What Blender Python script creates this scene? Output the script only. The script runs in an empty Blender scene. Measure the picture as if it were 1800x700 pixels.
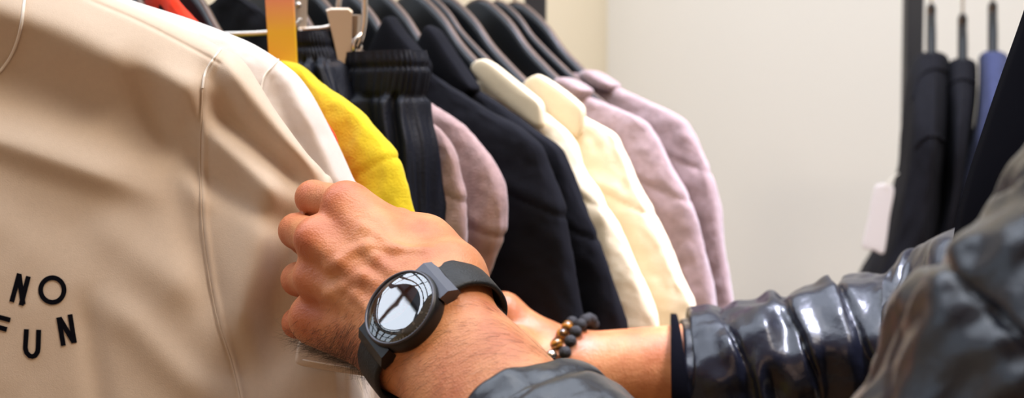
import bpy, math, random
import numpy as np
from mathutils import Vector, Matrix
random.seed(4); np.random.seed(4)
C = bpy.context.scene.collection
PI = math.pi
# ------------------------------------------------------------------ camera
F = 2500.0
PITCH = math.radians(3.0)
CAMP = np.array([0.0, 0.0, 1.5])
cp, sp = math.cos(PITCH), math.sin(PITCH)
AX = np.array([1.0, 0, 0]); AU = np.array([0, sp, cp]); AF = np.array([0, cp, -sp])
def Q(x, y, d):
    return CAMP + np.multiply.outer(x, AX) + np.multiply.outer(y, AU) + np.multiply.outer(d, AF)
def P(px, py, d):
    px, py, d = np.broadcast_arrays(np.asarray(px, float), np.asarray(py, float), np.asarray(d, float))
    return Q((px-900)/F*d, (350-py)/F*d, d)
def V3(x, y, t):            # direction: x right, y up, t towards the camera
    return x*AX + y*AU - t*AF
def nrm(v): return v/np.linalg.norm(v)

cam = bpy.data.cameras.new('camera'); camo = bpy.data.objects.new('camera', cam); C.objects.link(camo)
camo.location = CAMP; camo.rotation_euler = (PI/2-PITCH, 0, 0)
cam.lens = 50; cam.sensor_width = 36; cam.clip_start = .02
cam.dof.use_dof = True; cam.dof.focus_distance = .74; cam.dof.aperture_fstop = 8.0
bpy.context.scene.camera = camo
vs = bpy.context.scene.view_settings
vs.view_transform = 'Standard'; vs.look = 'None'; vs.gamma = 1; vs.use_curve_mapping = False
vs.exposure = 0.13

# ------------------------------------------------------------------ noise
def vnoise(x, y, z=0.0, seed=0):
    x, y, z = np.broadcast_arrays(np.asarray(x, float), np.asarray(y, float), np.asarray(z, float))
    xi, yi, zi = np.floor(x).astype(np.int64), np.floor(y).astype(np.int64), np.floor(z).astype(np.int64)
    fx, fy, fz = x-xi, y-yi, z-zi
    fx, fy, fz = [f*f*(3-2*f) for f in (fx, fy, fz)]
    def h(a, b, c):
        n = (a*374761393 + b*668265263 + c*2147483647 + seed*974711) & 0xffffffff
        n = ((n ^ (n >> 13))*1274126177) & 0xffffffff
        n = (n ^ (n >> 16)) & 0xffff
        return n/32767.5-1
    r = 0
    for a in (0, 1):
        for b in (0, 1):
            for c in (0, 1):
                r = r + h(xi+a, yi+b, zi+c)*(fx if a else 1-fx)*(fy if b else 1-fy)*(fz if c else 1-fz)
    return r
def fbm(x, y, z=0.0, seed=0, o=3):
    r, a = 0, 1
    for i in range(o):
        r = r + a*vnoise(np.asarray(x)*2**i, np.asarray(y)*2**i, np.asarray(z)*2**i, seed+i*7); a *= .5
    return r
def sstep(a, b, x):
    t = np.clip((np.asarray(x, float)-a)/(b-a), 0, 1); return t*t*(3-2*t)
def lerp_curve(pts, x):      # smooth interpolation through sorted points
    pts = sorted(pts); xs = np.array([p[0] for p in pts], float); ys = np.array([p[1] for p in pts], float)
    m = np.gradient(ys, xs)
    # monotone limiter
    dl = np.diff(ys)/np.diff(xs)
    for i in range(len(dl)):
        if abs(dl[i]) < 1e-12: m[i] = m[i+1] = 0
        else:
            for j in (i, i+1):
                if m[j]/dl[i] < 0: m[j] = 0
                elif m[j]/dl[i] > 3: m[j] = 3*dl[i]
    x = np.clip(x, xs[0], xs[-1]); i = np.clip(np.searchsorted(xs, x)-1, 0, len(xs)-2)
    h = xs[i+1]-xs[i]; t = (x-xs[i])/h
    return (2*t**3-3*t**2+1)*ys[i]+(t**3-2*t**2+t)*h*m[i]+(-2*t**3+3*t**2)*ys[i+1]+(t**3-t**2)*h*m[i+1]

# ------------------------------------------------------------------ objects
def tag(o, label=None, cat=None, group=None, kind=None):
    if label: o['label'] = label
    if cat: o['category'] = cat
    if group: o['group'] = group
    if kind: o['kind'] = kind
    return o
def setparent(o, p):
    if p is not None:
        o.parent = p
        m = Matrix.Translation(p.location)
        if p.parent: m = Matrix.Translation(p.parent.location) @ m
        o.matrix_parent_inverse = m.inverted()
def mk(name, v, f, mat, parent=None, smooth=True):
    me = bpy.data.meshes.new(name)
    v = np.asarray(v, float)
    me.from_pydata(v.tolist(), [], f if isinstance(f, list) else np.asarray(f).tolist())
    me.materials.append(mat)
    if smooth: me.polygons.foreach_set('use_smooth', [True]*len(me.polygons))
    me.update()
    o = bpy.data.objects.new(name, me); C.objects.link(o)
    setparent(o, parent)
    return o
def empty(name, loc, label=None, cat=None, group=None):
    o = bpy.data.objects.new(name, None); C.objects.link(o); o.location = Vector(loc); o.empty_display_size = .02
    return tag(o, label, cat, group)
class MB:
    def __init__(s): s.v = []; s.f = []
    def add(s, v, f):
        b = len(s.v); s.v += [tuple(map(float, p)) for p in v]; s.f += [tuple(int(b+i) for i in q) for q in f]
    def box(s, lo, hi, bev=0.0, seg_=2):
        lo, hi = np.array(lo, float), np.array(hi, float)
        if bev <= 0:
            v = [(lo[0] if i & 1 == 0 else hi[0], lo[1] if i & 2 == 0 else hi[1], lo[2] if i & 4 == 0 else hi[2]) for i in range(8)]
            s.add(v, [(0, 2, 3, 1), (4, 5, 7, 6), (0, 1, 5, 4), (2, 6, 7, 3), (0, 4, 6, 2), (1, 3, 7, 5)])
        else:
            import bmesh
            bm = bmesh.new(); bmesh.ops.create_cube(bm, size=1)
            for q in bm.verts:
                for k in range(3): q.co[k] = lo[k]+(q.co[k]+.5)*(hi[k]-lo[k])
            bmesh.ops.bevel(bm, geom=bm.edges[:], offset=bev, segments=seg_, affect='EDGES', profile=.5)
            bm.verts.index_update()
            s.add([q.co[:] for q in bm.verts], [[q.index for q in f.verts] for f in bm.faces]); bm.free()
    def obj(s, name, mat, parent=None, smooth=False):
        return mk(name, s.v, s.f, mat, parent, smooth)
def frames(pts):
    pts = np.asarray(pts, float)
    t = np.gradient(pts, axis=0); t /= np.linalg.norm(t, axis=1)[:, None]
    n = np.zeros_like(t); a = np.array([0, 0, 1.0]) if abs(t[0][2]) < .9 else np.array([1.0, 0, 0])
    n[0] = nrm(a-t[0]*a.dot(t[0]))
    for i in range(1, len(pts)):
        v = n[i-1]-t[i]*n[i-1].dot(t[i]); n[i] = nrm(v)
    return pts, t, n, np.cross(t, n)
def catmull(pts, n):
    pts = np.asarray(pts, float)
    q = np.vstack([2*pts[0]-pts[1], pts, 2*pts[-1]-pts[-2]])
    L = np.concatenate([[0], np.cumsum(np.linalg.norm(np.diff(pts[:, :3], axis=0), axis=1))])
    s = np.linspace(0, L[-1], n); i = np.clip(np.searchsorted(L, s, side='right')-1, 0, len(pts)-2)
    t = ((s-L[i])/(L[i+1]-L[i]))[:, None]
    a, b, c, d = q[i], q[i+1], q[i+2], q[i+3]
    return .5*(2*b+(c-a)*t+(2*a-5*b+4*c-d)*t**2+(3*b-a-3*c+d)*t**3), s
def gridfaces(nr, nc, closed=True):
    r, c = np.meshgrid(np.arange(nr-1), np.arange(nc if closed else nc-1), indexing='ij')
    c2 = (c+1) % nc
    return np.stack([r*nc+c, r*nc+c2, (r+1)*nc+c2, (r+1)*nc+c], -1).reshape(-1, 4)
def tube_geo(pts, rad, nseg=12, n=None, caps=True):
    pts = np.asarray(pts, float)
    rad = np.broadcast_to(np.asarray(rad, float), (len(pts),))
    if n:
        q, _ = catmull(np.hstack([pts, rad[:, None]]), n); pts, rad = q[:, :3], q[:, 3]
    p, t, a, b = frames(pts)
    ph = np.linspace(0, 2*PI, nseg, endpoint=False)
    v = p[:, None]+rad[:, None, None]*(np.cos(ph)[None, :, None]*a[:, None]+np.sin(ph)[None, :, None]*b[:, None])
    f = gridfaces(len(p), nseg).tolist()
    v = v.reshape(-1, 3)
    if caps: f += [list(range(nseg))[::-1], [(len(p)-1)*nseg+i for i in range(nseg)]]
    return v, f
def tube(name, pts, rad, mat, parent=None, nseg=10, n=None):
    v, f = tube_geo(pts, rad, nseg, n)
    return mk(name, v, f, mat, parent)
def slab(name, poly, thick, nrmv, mat, parent=None, bulge=.5, rings=4, curve=None):
    """rounded cushion-like slab from a closed 3-D outline, with real thickness"""
    poly = np.asarray(poly, float)
    # resample outline
    q = np.vstack([poly, poly[:1]]); q, _ = catmull_closed(poly, 64)
    c = q.mean(0); nv = nrm(nrmv); V = []; 
    offs = [(0, 0)]
    for k in range(rings+1):
        a = k/rings*PI/2; offs.append((math.sin(a), math.cos(a)))
    # side profile: front centre -> rim -> back centre
    prof = []
    for k in range(7): prof.append((0.12+.80*k/6, 1.0-bulge*.25*(k/6)**3))
    for k in range(1, 8):
        a = k/8*PI; prof.append((.92+.08*math.sin(a), (1-bulge*.25)*math.cos(a)))
    for k in range(7): prof.append((0.92-.80*k/6, -1.0+bulge*.25*((6-k)/6)**3))
    for s, h in prof: V.append(c+(q-c)*s+nv*h*thick/2)
    n = len(q); nv_ = len(V)
    v = np.vstack(V); f = gridfaces(nv_, n).tolist()
    v = np.vstack([v, c+nv*thick/2, c-nv*thick/2]); i0 = len(v)-2
    for i in range(n):
        f.append([i0, (i+1) % n, i]); b = (nv_-1)*n; f.append([i0+1, b+i, b+(i+1) % n])
    if curve is not None: v = curve(v)
    return mk(name, v, f, mat, parent)
def catmull_closed(p, n):
    p = np.asarray(p, float); m = len(p)
    L = np.concatenate([[0], np.cumsum(np.linalg.norm(np.roll(p, -1, 0)-p, axis=1))])
    s = np.linspace(0, L[-1], n, endpoint=False); i = np.clip(np.searchsorted(L, s, side='right')-1, 0, m-1)
    t = ((s-L[i])/(L[i+1]-L[i]))[:, None]
    a, b, c, d = p[(i-1) % m], p[i], p[(i+1) % m], p[(i+2) % m]
    k = .35
    m1, m2 = k*(c-a), k*(d-b)
    return (2*t**3-3*t**2+1)*b+(t**3-2*t**2+t)*m1+(-2*t**3+3*t**2)*c+(t**3-t**2)*m2, s

# ------------------------------------------------------------------ materials
def lin(c):
    return tuple(((x/255)/12.92 if x/255 <= .04045 else (((x/255)+.055)/1.055)**2.4) for x in c)+(1,)
def mat(name, col, rough=.6, metal=0.0, spec=.5, bump=0, bscale=300, var=0, vscale=8, sheen=0, sss=0, coat=0, emit=None, stretch=None, col2=None):
    m = bpy.data.materials.new(name); m.use_nodes = True; nt = m.node_tree; b = nt.nodes['Principled BSDF']
    c = lin(col) if max(col) > 1 else tuple(col)+(1,)
    b.inputs['Base Color'].default_value = c
    b.inputs['Roughness'].default_value = rough; b.inputs['Metallic'].default_value = metal
    b.inputs['Specular IOR Level'].default_value = spec
    if sheen: b.inputs['Sheen Weight'].default_value = sheen; b.inputs['Sheen Roughness'].default_value = .5
    if coat: b.inputs['Coat Weight'].default_value = coat; b.inputs['Coat Roughness'].default_value = .08
    if sss:
        b.inputs['Subsurface Weight'].default_value = sss; b.inputs['Subsurface Radius'].default_value = (1, .35, .18); b.inputs['Subsurface Scale'].default_value = .006
    tc = nt.nodes.new('ShaderNodeTexCoord'); src = tc.outputs['Object']
    if stretch:
        mp = nt.nodes.new('ShaderNodeMapping'); mp.inputs['Scale'].default_value = stretch
        nt.links.new(src, mp.inputs['Vector']); src = mp.outputs['Vector']
    if var or col2:
        n = nt.nodes.new('ShaderNodeTexNoise'); n.inputs['Scale'].default_value = vscale; n.inputs['Detail'].default_value = 4
        nt.links.new(src, n.inputs['Vector'])
        r = nt.nodes.new('ShaderNodeMix'); r.data_type = 'RGBA'
        c2 = lin(col2) if col2 else tuple(x*(1-var) for x in c[:3])+(1,)
        c1 = c if col2 else tuple(min(1, x*(1+var)) for x in c[:3])+(1,)
        r.inputs['A'].default_value = c1; r.inputs['B'].default_value = c2
        ra = nt.nodes.new('ShaderNodeMapRange'); ra.inputs['From Min'].default_value = .35; ra.inputs['From Max'].default_value = .65
        nt.links.new(n.outputs['Fac'], ra.inputs['Value']); nt.links.new(ra.outputs['Result'], r.inputs['Factor'])
        nt.links.new(r.outputs['Result'], b.inputs['Base Color'])
    if bump:
        n2 = nt.nodes.new('ShaderNodeTexNoise'); n2.inputs['Scale'].default_value = bscale; n2.inputs['Detail'].default_value = 3
        nt.links.new(src, n2.inputs['Vector'])
        bp = nt.nodes.new('ShaderNodeBump'); bp.inputs['Strength'].default_value = bump; bp.inputs['Distance'].default_value = .001
        nt.links.new(n2.outputs['Fac'], bp.inputs['Height']); nt.links.new(bp.outputs['Normal'], b.inputs['Normal'])
    return m
def fabric(name, col, bump=.25, bscale=900, var=.05, vscale=60, sheen=.15, rough=.9, col2=None):
    return mat(name, col, rough, spec=.15, bump=bump, bscale=bscale, var=var, vscale=vscale, sheen=sheen, col2=col2)
M = {}
M['tee'] = fabric('white_jersey', (205, 186, 167), bump=.16, bscale=1500, var=.015, vscale=300)
M['tee2'] = fabric('white_jersey_cool', (216, 206, 200), bump=.16, bscale=1500, var=.015, vscale=300)
M['thread'] = fabric('white_thread', (245, 238, 228), bump=.3, bscale=2500)
M['ink'] = mat('black_print', (.003, .003, .006), .9, spec=.08)
M['yellow'] = fabric('yellow_fleece', (212, 188, 34), bump=.5, bscale=700, var=.06, vscale=120)
M['red'] = fabric('red_jersey', (225, 52, 14))
M['black_cloth'] = fabric('black_cotton', (15, 15, 21), bump=.3, bscale=900, var=.1, sheen=.0)
M['navy_nylon'] = mat('navy_nylon', (13, 16, 27), .55, spec=.22, bump=.3, bscale=500)
M['mauve'] = fabric('mauve_fleece', (155, 128, 124), bump=.5, bscale=800, var=.12, vscale=160, sheen=.3)
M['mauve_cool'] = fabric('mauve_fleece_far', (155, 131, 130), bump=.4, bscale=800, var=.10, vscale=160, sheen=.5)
M['cream'] = fabric('cream_cotton', (236, 219, 186), bump=.3, bscale=900, var=.03)
M['grey_cloth'] = fabric('charcoal_cotton', (24, 24, 31), bump=.3, var=.12, sheen=.0)
M['blue_cloth'] = fabric('slate_blue_cotton', (64, 70, 106), bump=.3, var=.1, sheen=.05)
M['hanger'] = mat('black_hanger', (.004, .005, .007), .38, spec=.35)
M['hanger_edge'] = mat('hanger_edge_glint', (88, 66, 50), .45, spec=.5, var=.15, vscale=40)  # brown stands in for the reflection along the black hanger's top edge
M['chrome'] = mat('chrome', (205, 196, 186), .22, metal=1)
M['clip_metal'] = mat('satin_nickel', (196, 178, 160), .38, metal=.9)
M['brass'] = mat('brass', (236, 178, 62), .32, metal=.85)
M['rack'] = mat('dark_rack_steel', (52, 53, 58), .45, metal=.3)
M['skin'] = None
M['nylon'] = mat('black_puffer_nylon', (.008, .009, .016), .27, spec=.48, bump=.35, bscale=220, stretch=(1, 1, 1))
M['lining'] = mat('black_lining', (.0025, .0025, .005), .9, spec=.06)
M['case'] = mat('black_watch_case', (.012, .012, .013), .38, metal=.4, spec=.5)
M['lug'] = mat('gunmetal_lug', (.07, .07, .085), .35, metal=.5)
M['leather'] = mat('black_leather', (.010, .010, .011), .5, spec=.3, bump=.4, bscale=900)
M['strap_edge'] = mat('grey_strap_edge', (120, 112, 106), .6)
M['dial'] = mat('dark_dial', (44, 52, 58), .5)
M['white_mark'] = mat('white_marker', (235, 238, 240), .5)
M['lava'] = mat('lava_stone', (.018, .016, .017), .7, bump=1.0, bscale=900)
M['silver'] = mat('silver', (200, 190, 178), .2, metal=1)
M['wall'] = mat('painted_wall', (231, 228, 221), .85, spec=.2, bump=.05, bscale=150)
M['wall_cream'] = mat('cream_wall', (229, 216, 190), .85, spec=.2, bump=.05, bscale=150)
M['floor'] = mat('timber_floor', (150, 112, 80), .5, var=.2, vscale=6, stretch=(1, 8, 1))
M['ceil'] = mat('ceiling_paint', (225, 220, 212), .9)
M['paper'] = mat('white_card', (226, 220, 224), .6)
M['trouser'] = fabric('dark_denim', (40, 44, 60))
M['shoe'] = mat('black_shoe', (25, 25, 27), .5)
M['hair'] = mat('dark_hair', (38, 27, 20), .55, bump=.6, bscale=300)
M['eye'] = mat('eye_white', (230, 225, 220), .2)

def tiger():
    m = bpy.data.materials.new('tiger_eye_stone'); m.use_nodes = True; nt = m.node_tree; b = nt.nodes['Principled BSDF']
    b.inputs['Roughness'].default_value = .12; b.inputs['Coat Weight'].default_value = .6
    tc = nt.nodes.new('ShaderNodeTexCoord'); w = nt.nodes.new('ShaderNodeTexWave'); w.inputs['Scale'].default_value = 90; w.inputs['Distortion'].default_value = 4
    nt.links.new(tc.outputs['Object'], w.inputs['Vector'])
    r = nt.nodes.new('ShaderNodeValToRGB'); r.color_ramp.elements[0].color = (.03, .008, .002, 1); r.color_ramp.elements[1].color = (.50, .20, .025, 1)
    nt.links.new(w.outputs['Fac'], r.inputs['Fac']); nt.links.new(r.outputs['Color'], b.inputs['Base Color'])
    return m
M['tiger'] = tiger()
def skin():
    m = mat('skin', (208, 140, 98), .46, spec=.45, sss=.12)
    nt = m.node_tree; b = nt.nodes['Principled BSDF']
    tc = nt.nodes.new('ShaderNodeTexCoord')
    n = nt.nodes.new('ShaderNodeTexNoise'); n.inputs['Scale'].default_value = 38; n.inputs['Detail'].default_value = 5
    nt.links.new(tc.outputs['Object'], n.inputs['Vector'])
    r = nt.nodes.new('ShaderNodeValToRGB'); e = r.color_ramp.elements
    e[0].position = .33; e[0].color = lin((176, 100, 60)); e[1].position = .68; e[1].color = lin((208, 142, 94))
    nt.links.new(n.outputs['Fac'], r.inputs['Fac'])
    # redness carried by the mesh on the knuckles
    at = nt.nodes.new('ShaderNodeAttribute'); at.attribute_name = 'flush'
    mx = nt.nodes.new('ShaderNodeMix'); mx.data_type = 'RGBA'; mx.inputs['B'].default_value = lin((184, 88, 54))
    nt.links.new(at.outputs['Fac'], mx.inputs['Factor']); nt.links.new(r.outputs['Color'], mx.inputs['A'])
    nt.links.new(mx.outputs['Result'], b.inputs['Base Color'])
    v = nt.nodes.new('ShaderNodeTexVoronoi'); v.inputs['Scale'].default_value = 900; nt.links.new(tc.outputs['Object'], v.inputs['Vector'])
    n2 = nt.nodes.new('ShaderNodeTexNoise'); n2.inputs['Scale'].default_value = 260; n2.inputs['Detail'].default_value = 4; nt.links.new(tc.outputs['Object'], n2.inputs['Vector'])
    ad = nt.nodes.new('ShaderNodeMath'); ad.operation = 'MULTIPLY_ADD'; ad.inputs[1].default_value = .45
    nt.links.new(v.outputs['Distance'], ad.inputs[0]); nt.links.new(n2.outputs['Fac'], ad.inputs[2])
    bp = nt.nodes.new('ShaderNodeBump'); bp.inputs['Strength'].default_value = .45; bp.inputs['Distance'].default_value = .0008
    nt.links.new(ad.outputs[0], bp.inputs['Height']); nt.links.new(bp.outputs['Normal'], b.inputs['Normal'])
    return m
M['skin'] = skin()
def glass():
    m = bpy.data.materials.new('watch_crystal'); m.use_nodes = True; nt = m.node_tree
    nt.nodes.remove(nt.nodes['Principled BSDF']); out = nt.nodes['Material Output']
    t = nt.nodes.new('ShaderNodeBsdfTransparent'); g = nt.nodes.new('ShaderNodeBsdfGlossy'); g.inputs['Roughness'].default_value = .02
    fr = nt.nodes.new('ShaderNodeFresnel'); fr.inputs['IOR'].default_value = 2.5
    mx = nt.nodes.new('ShaderNodeMixShader'); nt.links.new(fr.outputs[0], mx.inputs[0]); nt.links.new(t.outputs[0], mx.inputs[1]); nt.links.new(g.outputs[0], mx.inputs[2])
    nt.links.new(mx.outputs[0], out.inputs['Surface']); return m
def clip_reflection():  # red and yellow tees mirrored in the metal clip, painted as a gradient
    m = mat('painted_tee_reflection', (214, 168, 40), .4, spec=.5); nt = m.node_tree; b = nt.nodes['Principled BSDF']
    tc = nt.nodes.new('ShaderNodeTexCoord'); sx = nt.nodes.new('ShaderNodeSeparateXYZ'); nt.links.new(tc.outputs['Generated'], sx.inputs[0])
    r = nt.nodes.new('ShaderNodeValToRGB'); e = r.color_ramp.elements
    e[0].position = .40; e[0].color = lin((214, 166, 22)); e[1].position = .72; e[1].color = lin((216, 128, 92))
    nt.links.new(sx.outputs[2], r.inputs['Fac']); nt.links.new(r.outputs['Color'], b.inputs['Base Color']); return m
M['tag'] = clip_reflection()  # painted reflection for the clip plate
M['glass'] = glass()

# ------------------------------------------------------------------ room
def struct(name, lo, hi, m):
    b = MB(); b.box(lo, hi); o = b.obj(name, m); o['kind'] = 'structure'; return o
RX0, RX1, RY0, RY1, RH = -3.0, 2.2, -2.6, 2.35, 3.0
struct('floor', (RX0, RY0, -.1), (RX1, RY1, 0), M['floor'])
struct('wall_back', (RX0, RY1, 0), (RX1, RY1+.1, RH), M['wall'])
b = MB(); b.box((RX0-.1, RY0, 0), (RX0, RY1, 1.85)); b.box((RX0-.1, RY0, 2.95), (RX0, RY1, RH))
b.box((RX0-.1, RY0, 1.85), (RX0, -.3, 2.95)); b.box((RX0-.1, 1.7, 1.85), (RX0, RY1, 2.95)); b.obj('wall_left', M['wall_cream'])['kind'] = 'structure'
b = MB()
for i in range(6):
    y = -.3+2.0*i/5; b.box((RX0-.08, y-.035, 1.85), (RX0-.02, y+.035, 2.95))
for i in range(3):
    z = 1.88+1.04*i/2; b.box((RX0-.07, -.3, z-.03), (RX0-.03, 1.7, z+.03))
b.obj('added_window', M['rack'])['kind'] = 'structure'  # unseen window added for the watch glass to reflect
b = MB(); b.box((-1.0, RY1-.34, -.2), (.145, RY1-.001, RH), .16, 12); b.obj('wall_column', M['wall_cream'], smooth=True)['kind'] = 'structure'
struct('wall_right', (RX1, RY0, 0), (RX1+.1, RY1, RH), M['wall'])
struct('wall_front', (RX0, RY0-.1, 0), (RX1, RY0, RH), M['wall_cream'])
struct('baseboard_back', (RX0, RY1-.015, 0), (RX1, RY1, .1), M['ceil'])
# ceiling with a skylight over the left rack
SX0, SX1, SY0, SY1 = -2.9, 1.4, .2, 2.0
b = MB(); b.box((RX0, RY0, RH), (SX0, RY1, RH+.1)); b.box((SX1, RY0, RH), (RX1, RY1, RH+.1))
b.box((SX0, RY0, RH), (SX1, SY0, RH+.1)); b.box((SX0, SY1, RH), (SX1, RY1, RH+.1))
b.obj('ceiling', M['ceil'])['kind'] = 'structure'
b = MB()
for i in range(10):
    x = SX0+(SX1-SX0)*i/9; b.box((x-.016, SY0, RH), (x+.016, SY1, RH+.1))
for j in range(4):
    y = SY0+(SY1-SY0)*j/3; b.box((SX0, y-.012, RH+.01), (SX1, y+.012, RH+.09))
b.obj('window_1', M['rack'])['kind'] = 'structure'

def area(name, loc, target, sx, sy, power, col):
    l = bpy.data.lights.new(name, 'AREA'); l.shape = 'RECTANGLE'; l.size = sx; l.size_y = sy; l.energy = power; l.color = col
    o = bpy.data.objects.new(name, l); C.objects.link(o); o.location = loc
    d = Vector(target)-Vector(loc); o.rotation_euler = d.to_track_quat('-Z', 'Y').to_euler(); return o
LIGHTS = dict(sky=126, lamp=16.5, front=4.6, world=.10, wash=9.5, side=13)
area('skylight_daylight', ((SX0+SX1)/2, (SY0+SY1)/2, RH+.25), ((SX0+SX1)/2, (SY0+SY1)/2, 0), SX1-SX0, SY1-SY0, LIGHTS['sky'], (.80, .88, 1.0))
area('ceiling_lamp_right', (.7, .15, 2.7), (.0, .75, 1.4), .4, .4, LIGHTS['lamp'], (1.0, .86, .70))
area('warm_front_fill', (-.6, -1.8, 2.2), (-.1, .8, 1.4), 1.2, .8, LIGHTS['front'], (1.0, .62, .38))  # unseen warm fill added for the camera-facing sides
area('far_shoulder_fill', (.55, .95, 2.9), (.20, 1.10, 1.45), .3, .3, 2.2, (.74, .76, 1.0)).data.spread = math.radians(26)  # narrow cool light added to brighten the far sweatshirt shoulders
area('back_wall_fill', (.95, .75, 2.85), (.95, 2.35, 1.1), 2.4, .4, LIGHTS['wash'], (1.0, .98, .96))  # unseen light added to brighten the back wall
area('added_window_light', (RX0-.12, .7, 2.4), (0, .7, 2.4), 2.0, 1.1, LIGHTS['side'], (.74, .86, 1.0))  # light behind the added left window, fills out the watch reflection
w = bpy.data.worlds.new('world'); bpy.context.scene.world = w; w.use_nodes = True
w.node_tree.nodes['Background'].inputs[0].default_value = (.80, .88, 1, 1); w.node_tree.nodes['Background'].inputs[1].default_value = LIGHTS['world']

# ------------------------------------------------------------------ left rack
R_ = np.array([.70711, .70711, 0]); W_ = np.array([.70711, -.70711, 0]); UP = np.array([0, 0, 1.0])
N0 = P(905, 5, 1.30); SP = .036
def neck(k): return N0-R_*SP*k
def onplane(px, py, N, r=R_):
    d = P(px, py, 1.0)-CAMP
    t = ((N-CAMP).dot(r))/d.dot(r)
    return CAMP+d*t
def az(px, py, N):
    p = onplane(px, py, N)-N; return p.dot(W_), p[2]
RAILZ = N0[2]+.075
rk = empty('clothes_rack', (0, 1.0, 0), 'dark steel clothes rack holding the pale and black tops on the left side', 'clothes rack')
def rack(root, A, B, rail_m):
    for p in (A, B):
        t = MB(); t.box((p[0]-.011, p[1]-.011, .02), (p[0]+.011, p[1]+.011, RAILZ+.05), .002); t.obj('post', M['rack'], root)
        f = MB(); dd = np.array([-(B-A)[1], (B-A)[0], 0]); dd = nrm(dd)
        v, q = tube_geo([p*[1, 1, 0]-dd*.28+UP*.013, p*[1, 1, 0]+dd*.28+UP*.013], .013, 8); f.add(v, q); f.obj('foot', M['rack'], root)
    tube('rail', [A*[1, 1, 0]+UP*RAILZ, B*[1, 1, 0]+UP*RAILZ], .011, rail_m, root)
    tube('lower_bar', [A*[1, 1, 0]+UP*.16, B*[1, 1, 0]+UP*.16], .009, M['rack'], root)
pA = P(941, 15, 1.44); pB = pA-R_*1.05
rack(rk, pA, pB, M['rack'])

# hangers ------------------------------------------------------------
def hanger_meshes():
    n = 80
    a = np.linspace(-1, 1, n)
    H = .205
    H = .185
    top = lerp_curve([(-.001, .0), (.012, -.003), (.022, -.009), (.043, -.025), (.06, -.043), (.082, -.061), (.10, -.0745), (.15, -.110), (.19, -.135)], np.abs(a)*H)
    height = .050-.030*np.abs(a)**1.2
    th = .0055+.0005*np.abs(a)
    fwd = -.0*np.abs(a)**2
    V = []; ns = 14
    for i in range(n):
        ph = np.linspace(0, 2*PI, ns, endpoint=False)
        cz = np.sign(np.sin(ph))*np.abs(np.sin(ph))**.35; cy = np.sign(np.cos(ph))*np.abs(np.cos(ph))**.5
        e = 1 if abs(a[i]) < .97 else .75
        V.append(np.stack([np.full(ns, a[i]*H), fwd[i]+cy*th[i]*e, top[i]-height[i]/2+cz*height[i]/2*e], -1))
    f = gridfaces(n, ns).tolist()+[list(range(ns))[::-1], [(n-1)*ns+i for i in range(ns)]]
    body = (np.vstack(V), f)
    # top edge strip, coloured brown for the light it catches
    V = []; ns = 8
    for i in range(n):
        ph = np.linspace(0, 2*PI, ns, endpoint=False)
        V.append(np.stack([np.full(ns, a[i]*H*.995), fwd[i]+np.cos(ph)*th[i]*.45, top[i]+.0003+np.sin(ph)*.0016], -1))
    edge = (np.vstack(V), gridfaces(n, ns).tolist())
    hk = [(0, 0, -.005), (0, 0, .03), (.002, 0, .052)]
    for t in np.linspace(0, 1, 10):
        an = -.6+t*(PI+.9); hk.append((math.cos(an)*.0175-.004, 0, .072+math.sin(an)*.0175))
    hook = tube_geo(hk, .0019, 8, 50)
    return body, edge, hook
hb, he, hh = hanger_meshes()
HROT = Matrix((( W_[0], R_[0], 0), (W_[1], R_[1], 0), (0, 0, 1))).to_4x4()
protoH = None
hanger_group = 'black wide shouldered hangers on the left rail'
def hanger(k, label, rot=HROT, N=None, group=hanger_group, sc=1.0):
    global protoH
    N = neck(k) if N is None else N
    if protoH is None:
        r = empty('clothes_hanger', (0, 0, 0))
        for nme, g, m in (('body', hb, 'hanger'), ('top_edge_glint', he, 'hanger_edge'), ('hook', hh, 'chrome')):
            mk(nme, g[0], g[1], M[m], r)
        protoH = r
    else:
        r = protoH.copy(); C.objects.link(r)
        for c in list(protoH.children):
            d = c.copy(); C.objects.link(d); d.parent = r
    r.matrix_world = Matrix.Translation(Vector(N)) @ rot @ Matrix.Scale(sc, 4)
    tag(r, label, 'hanger', group); return r

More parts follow.
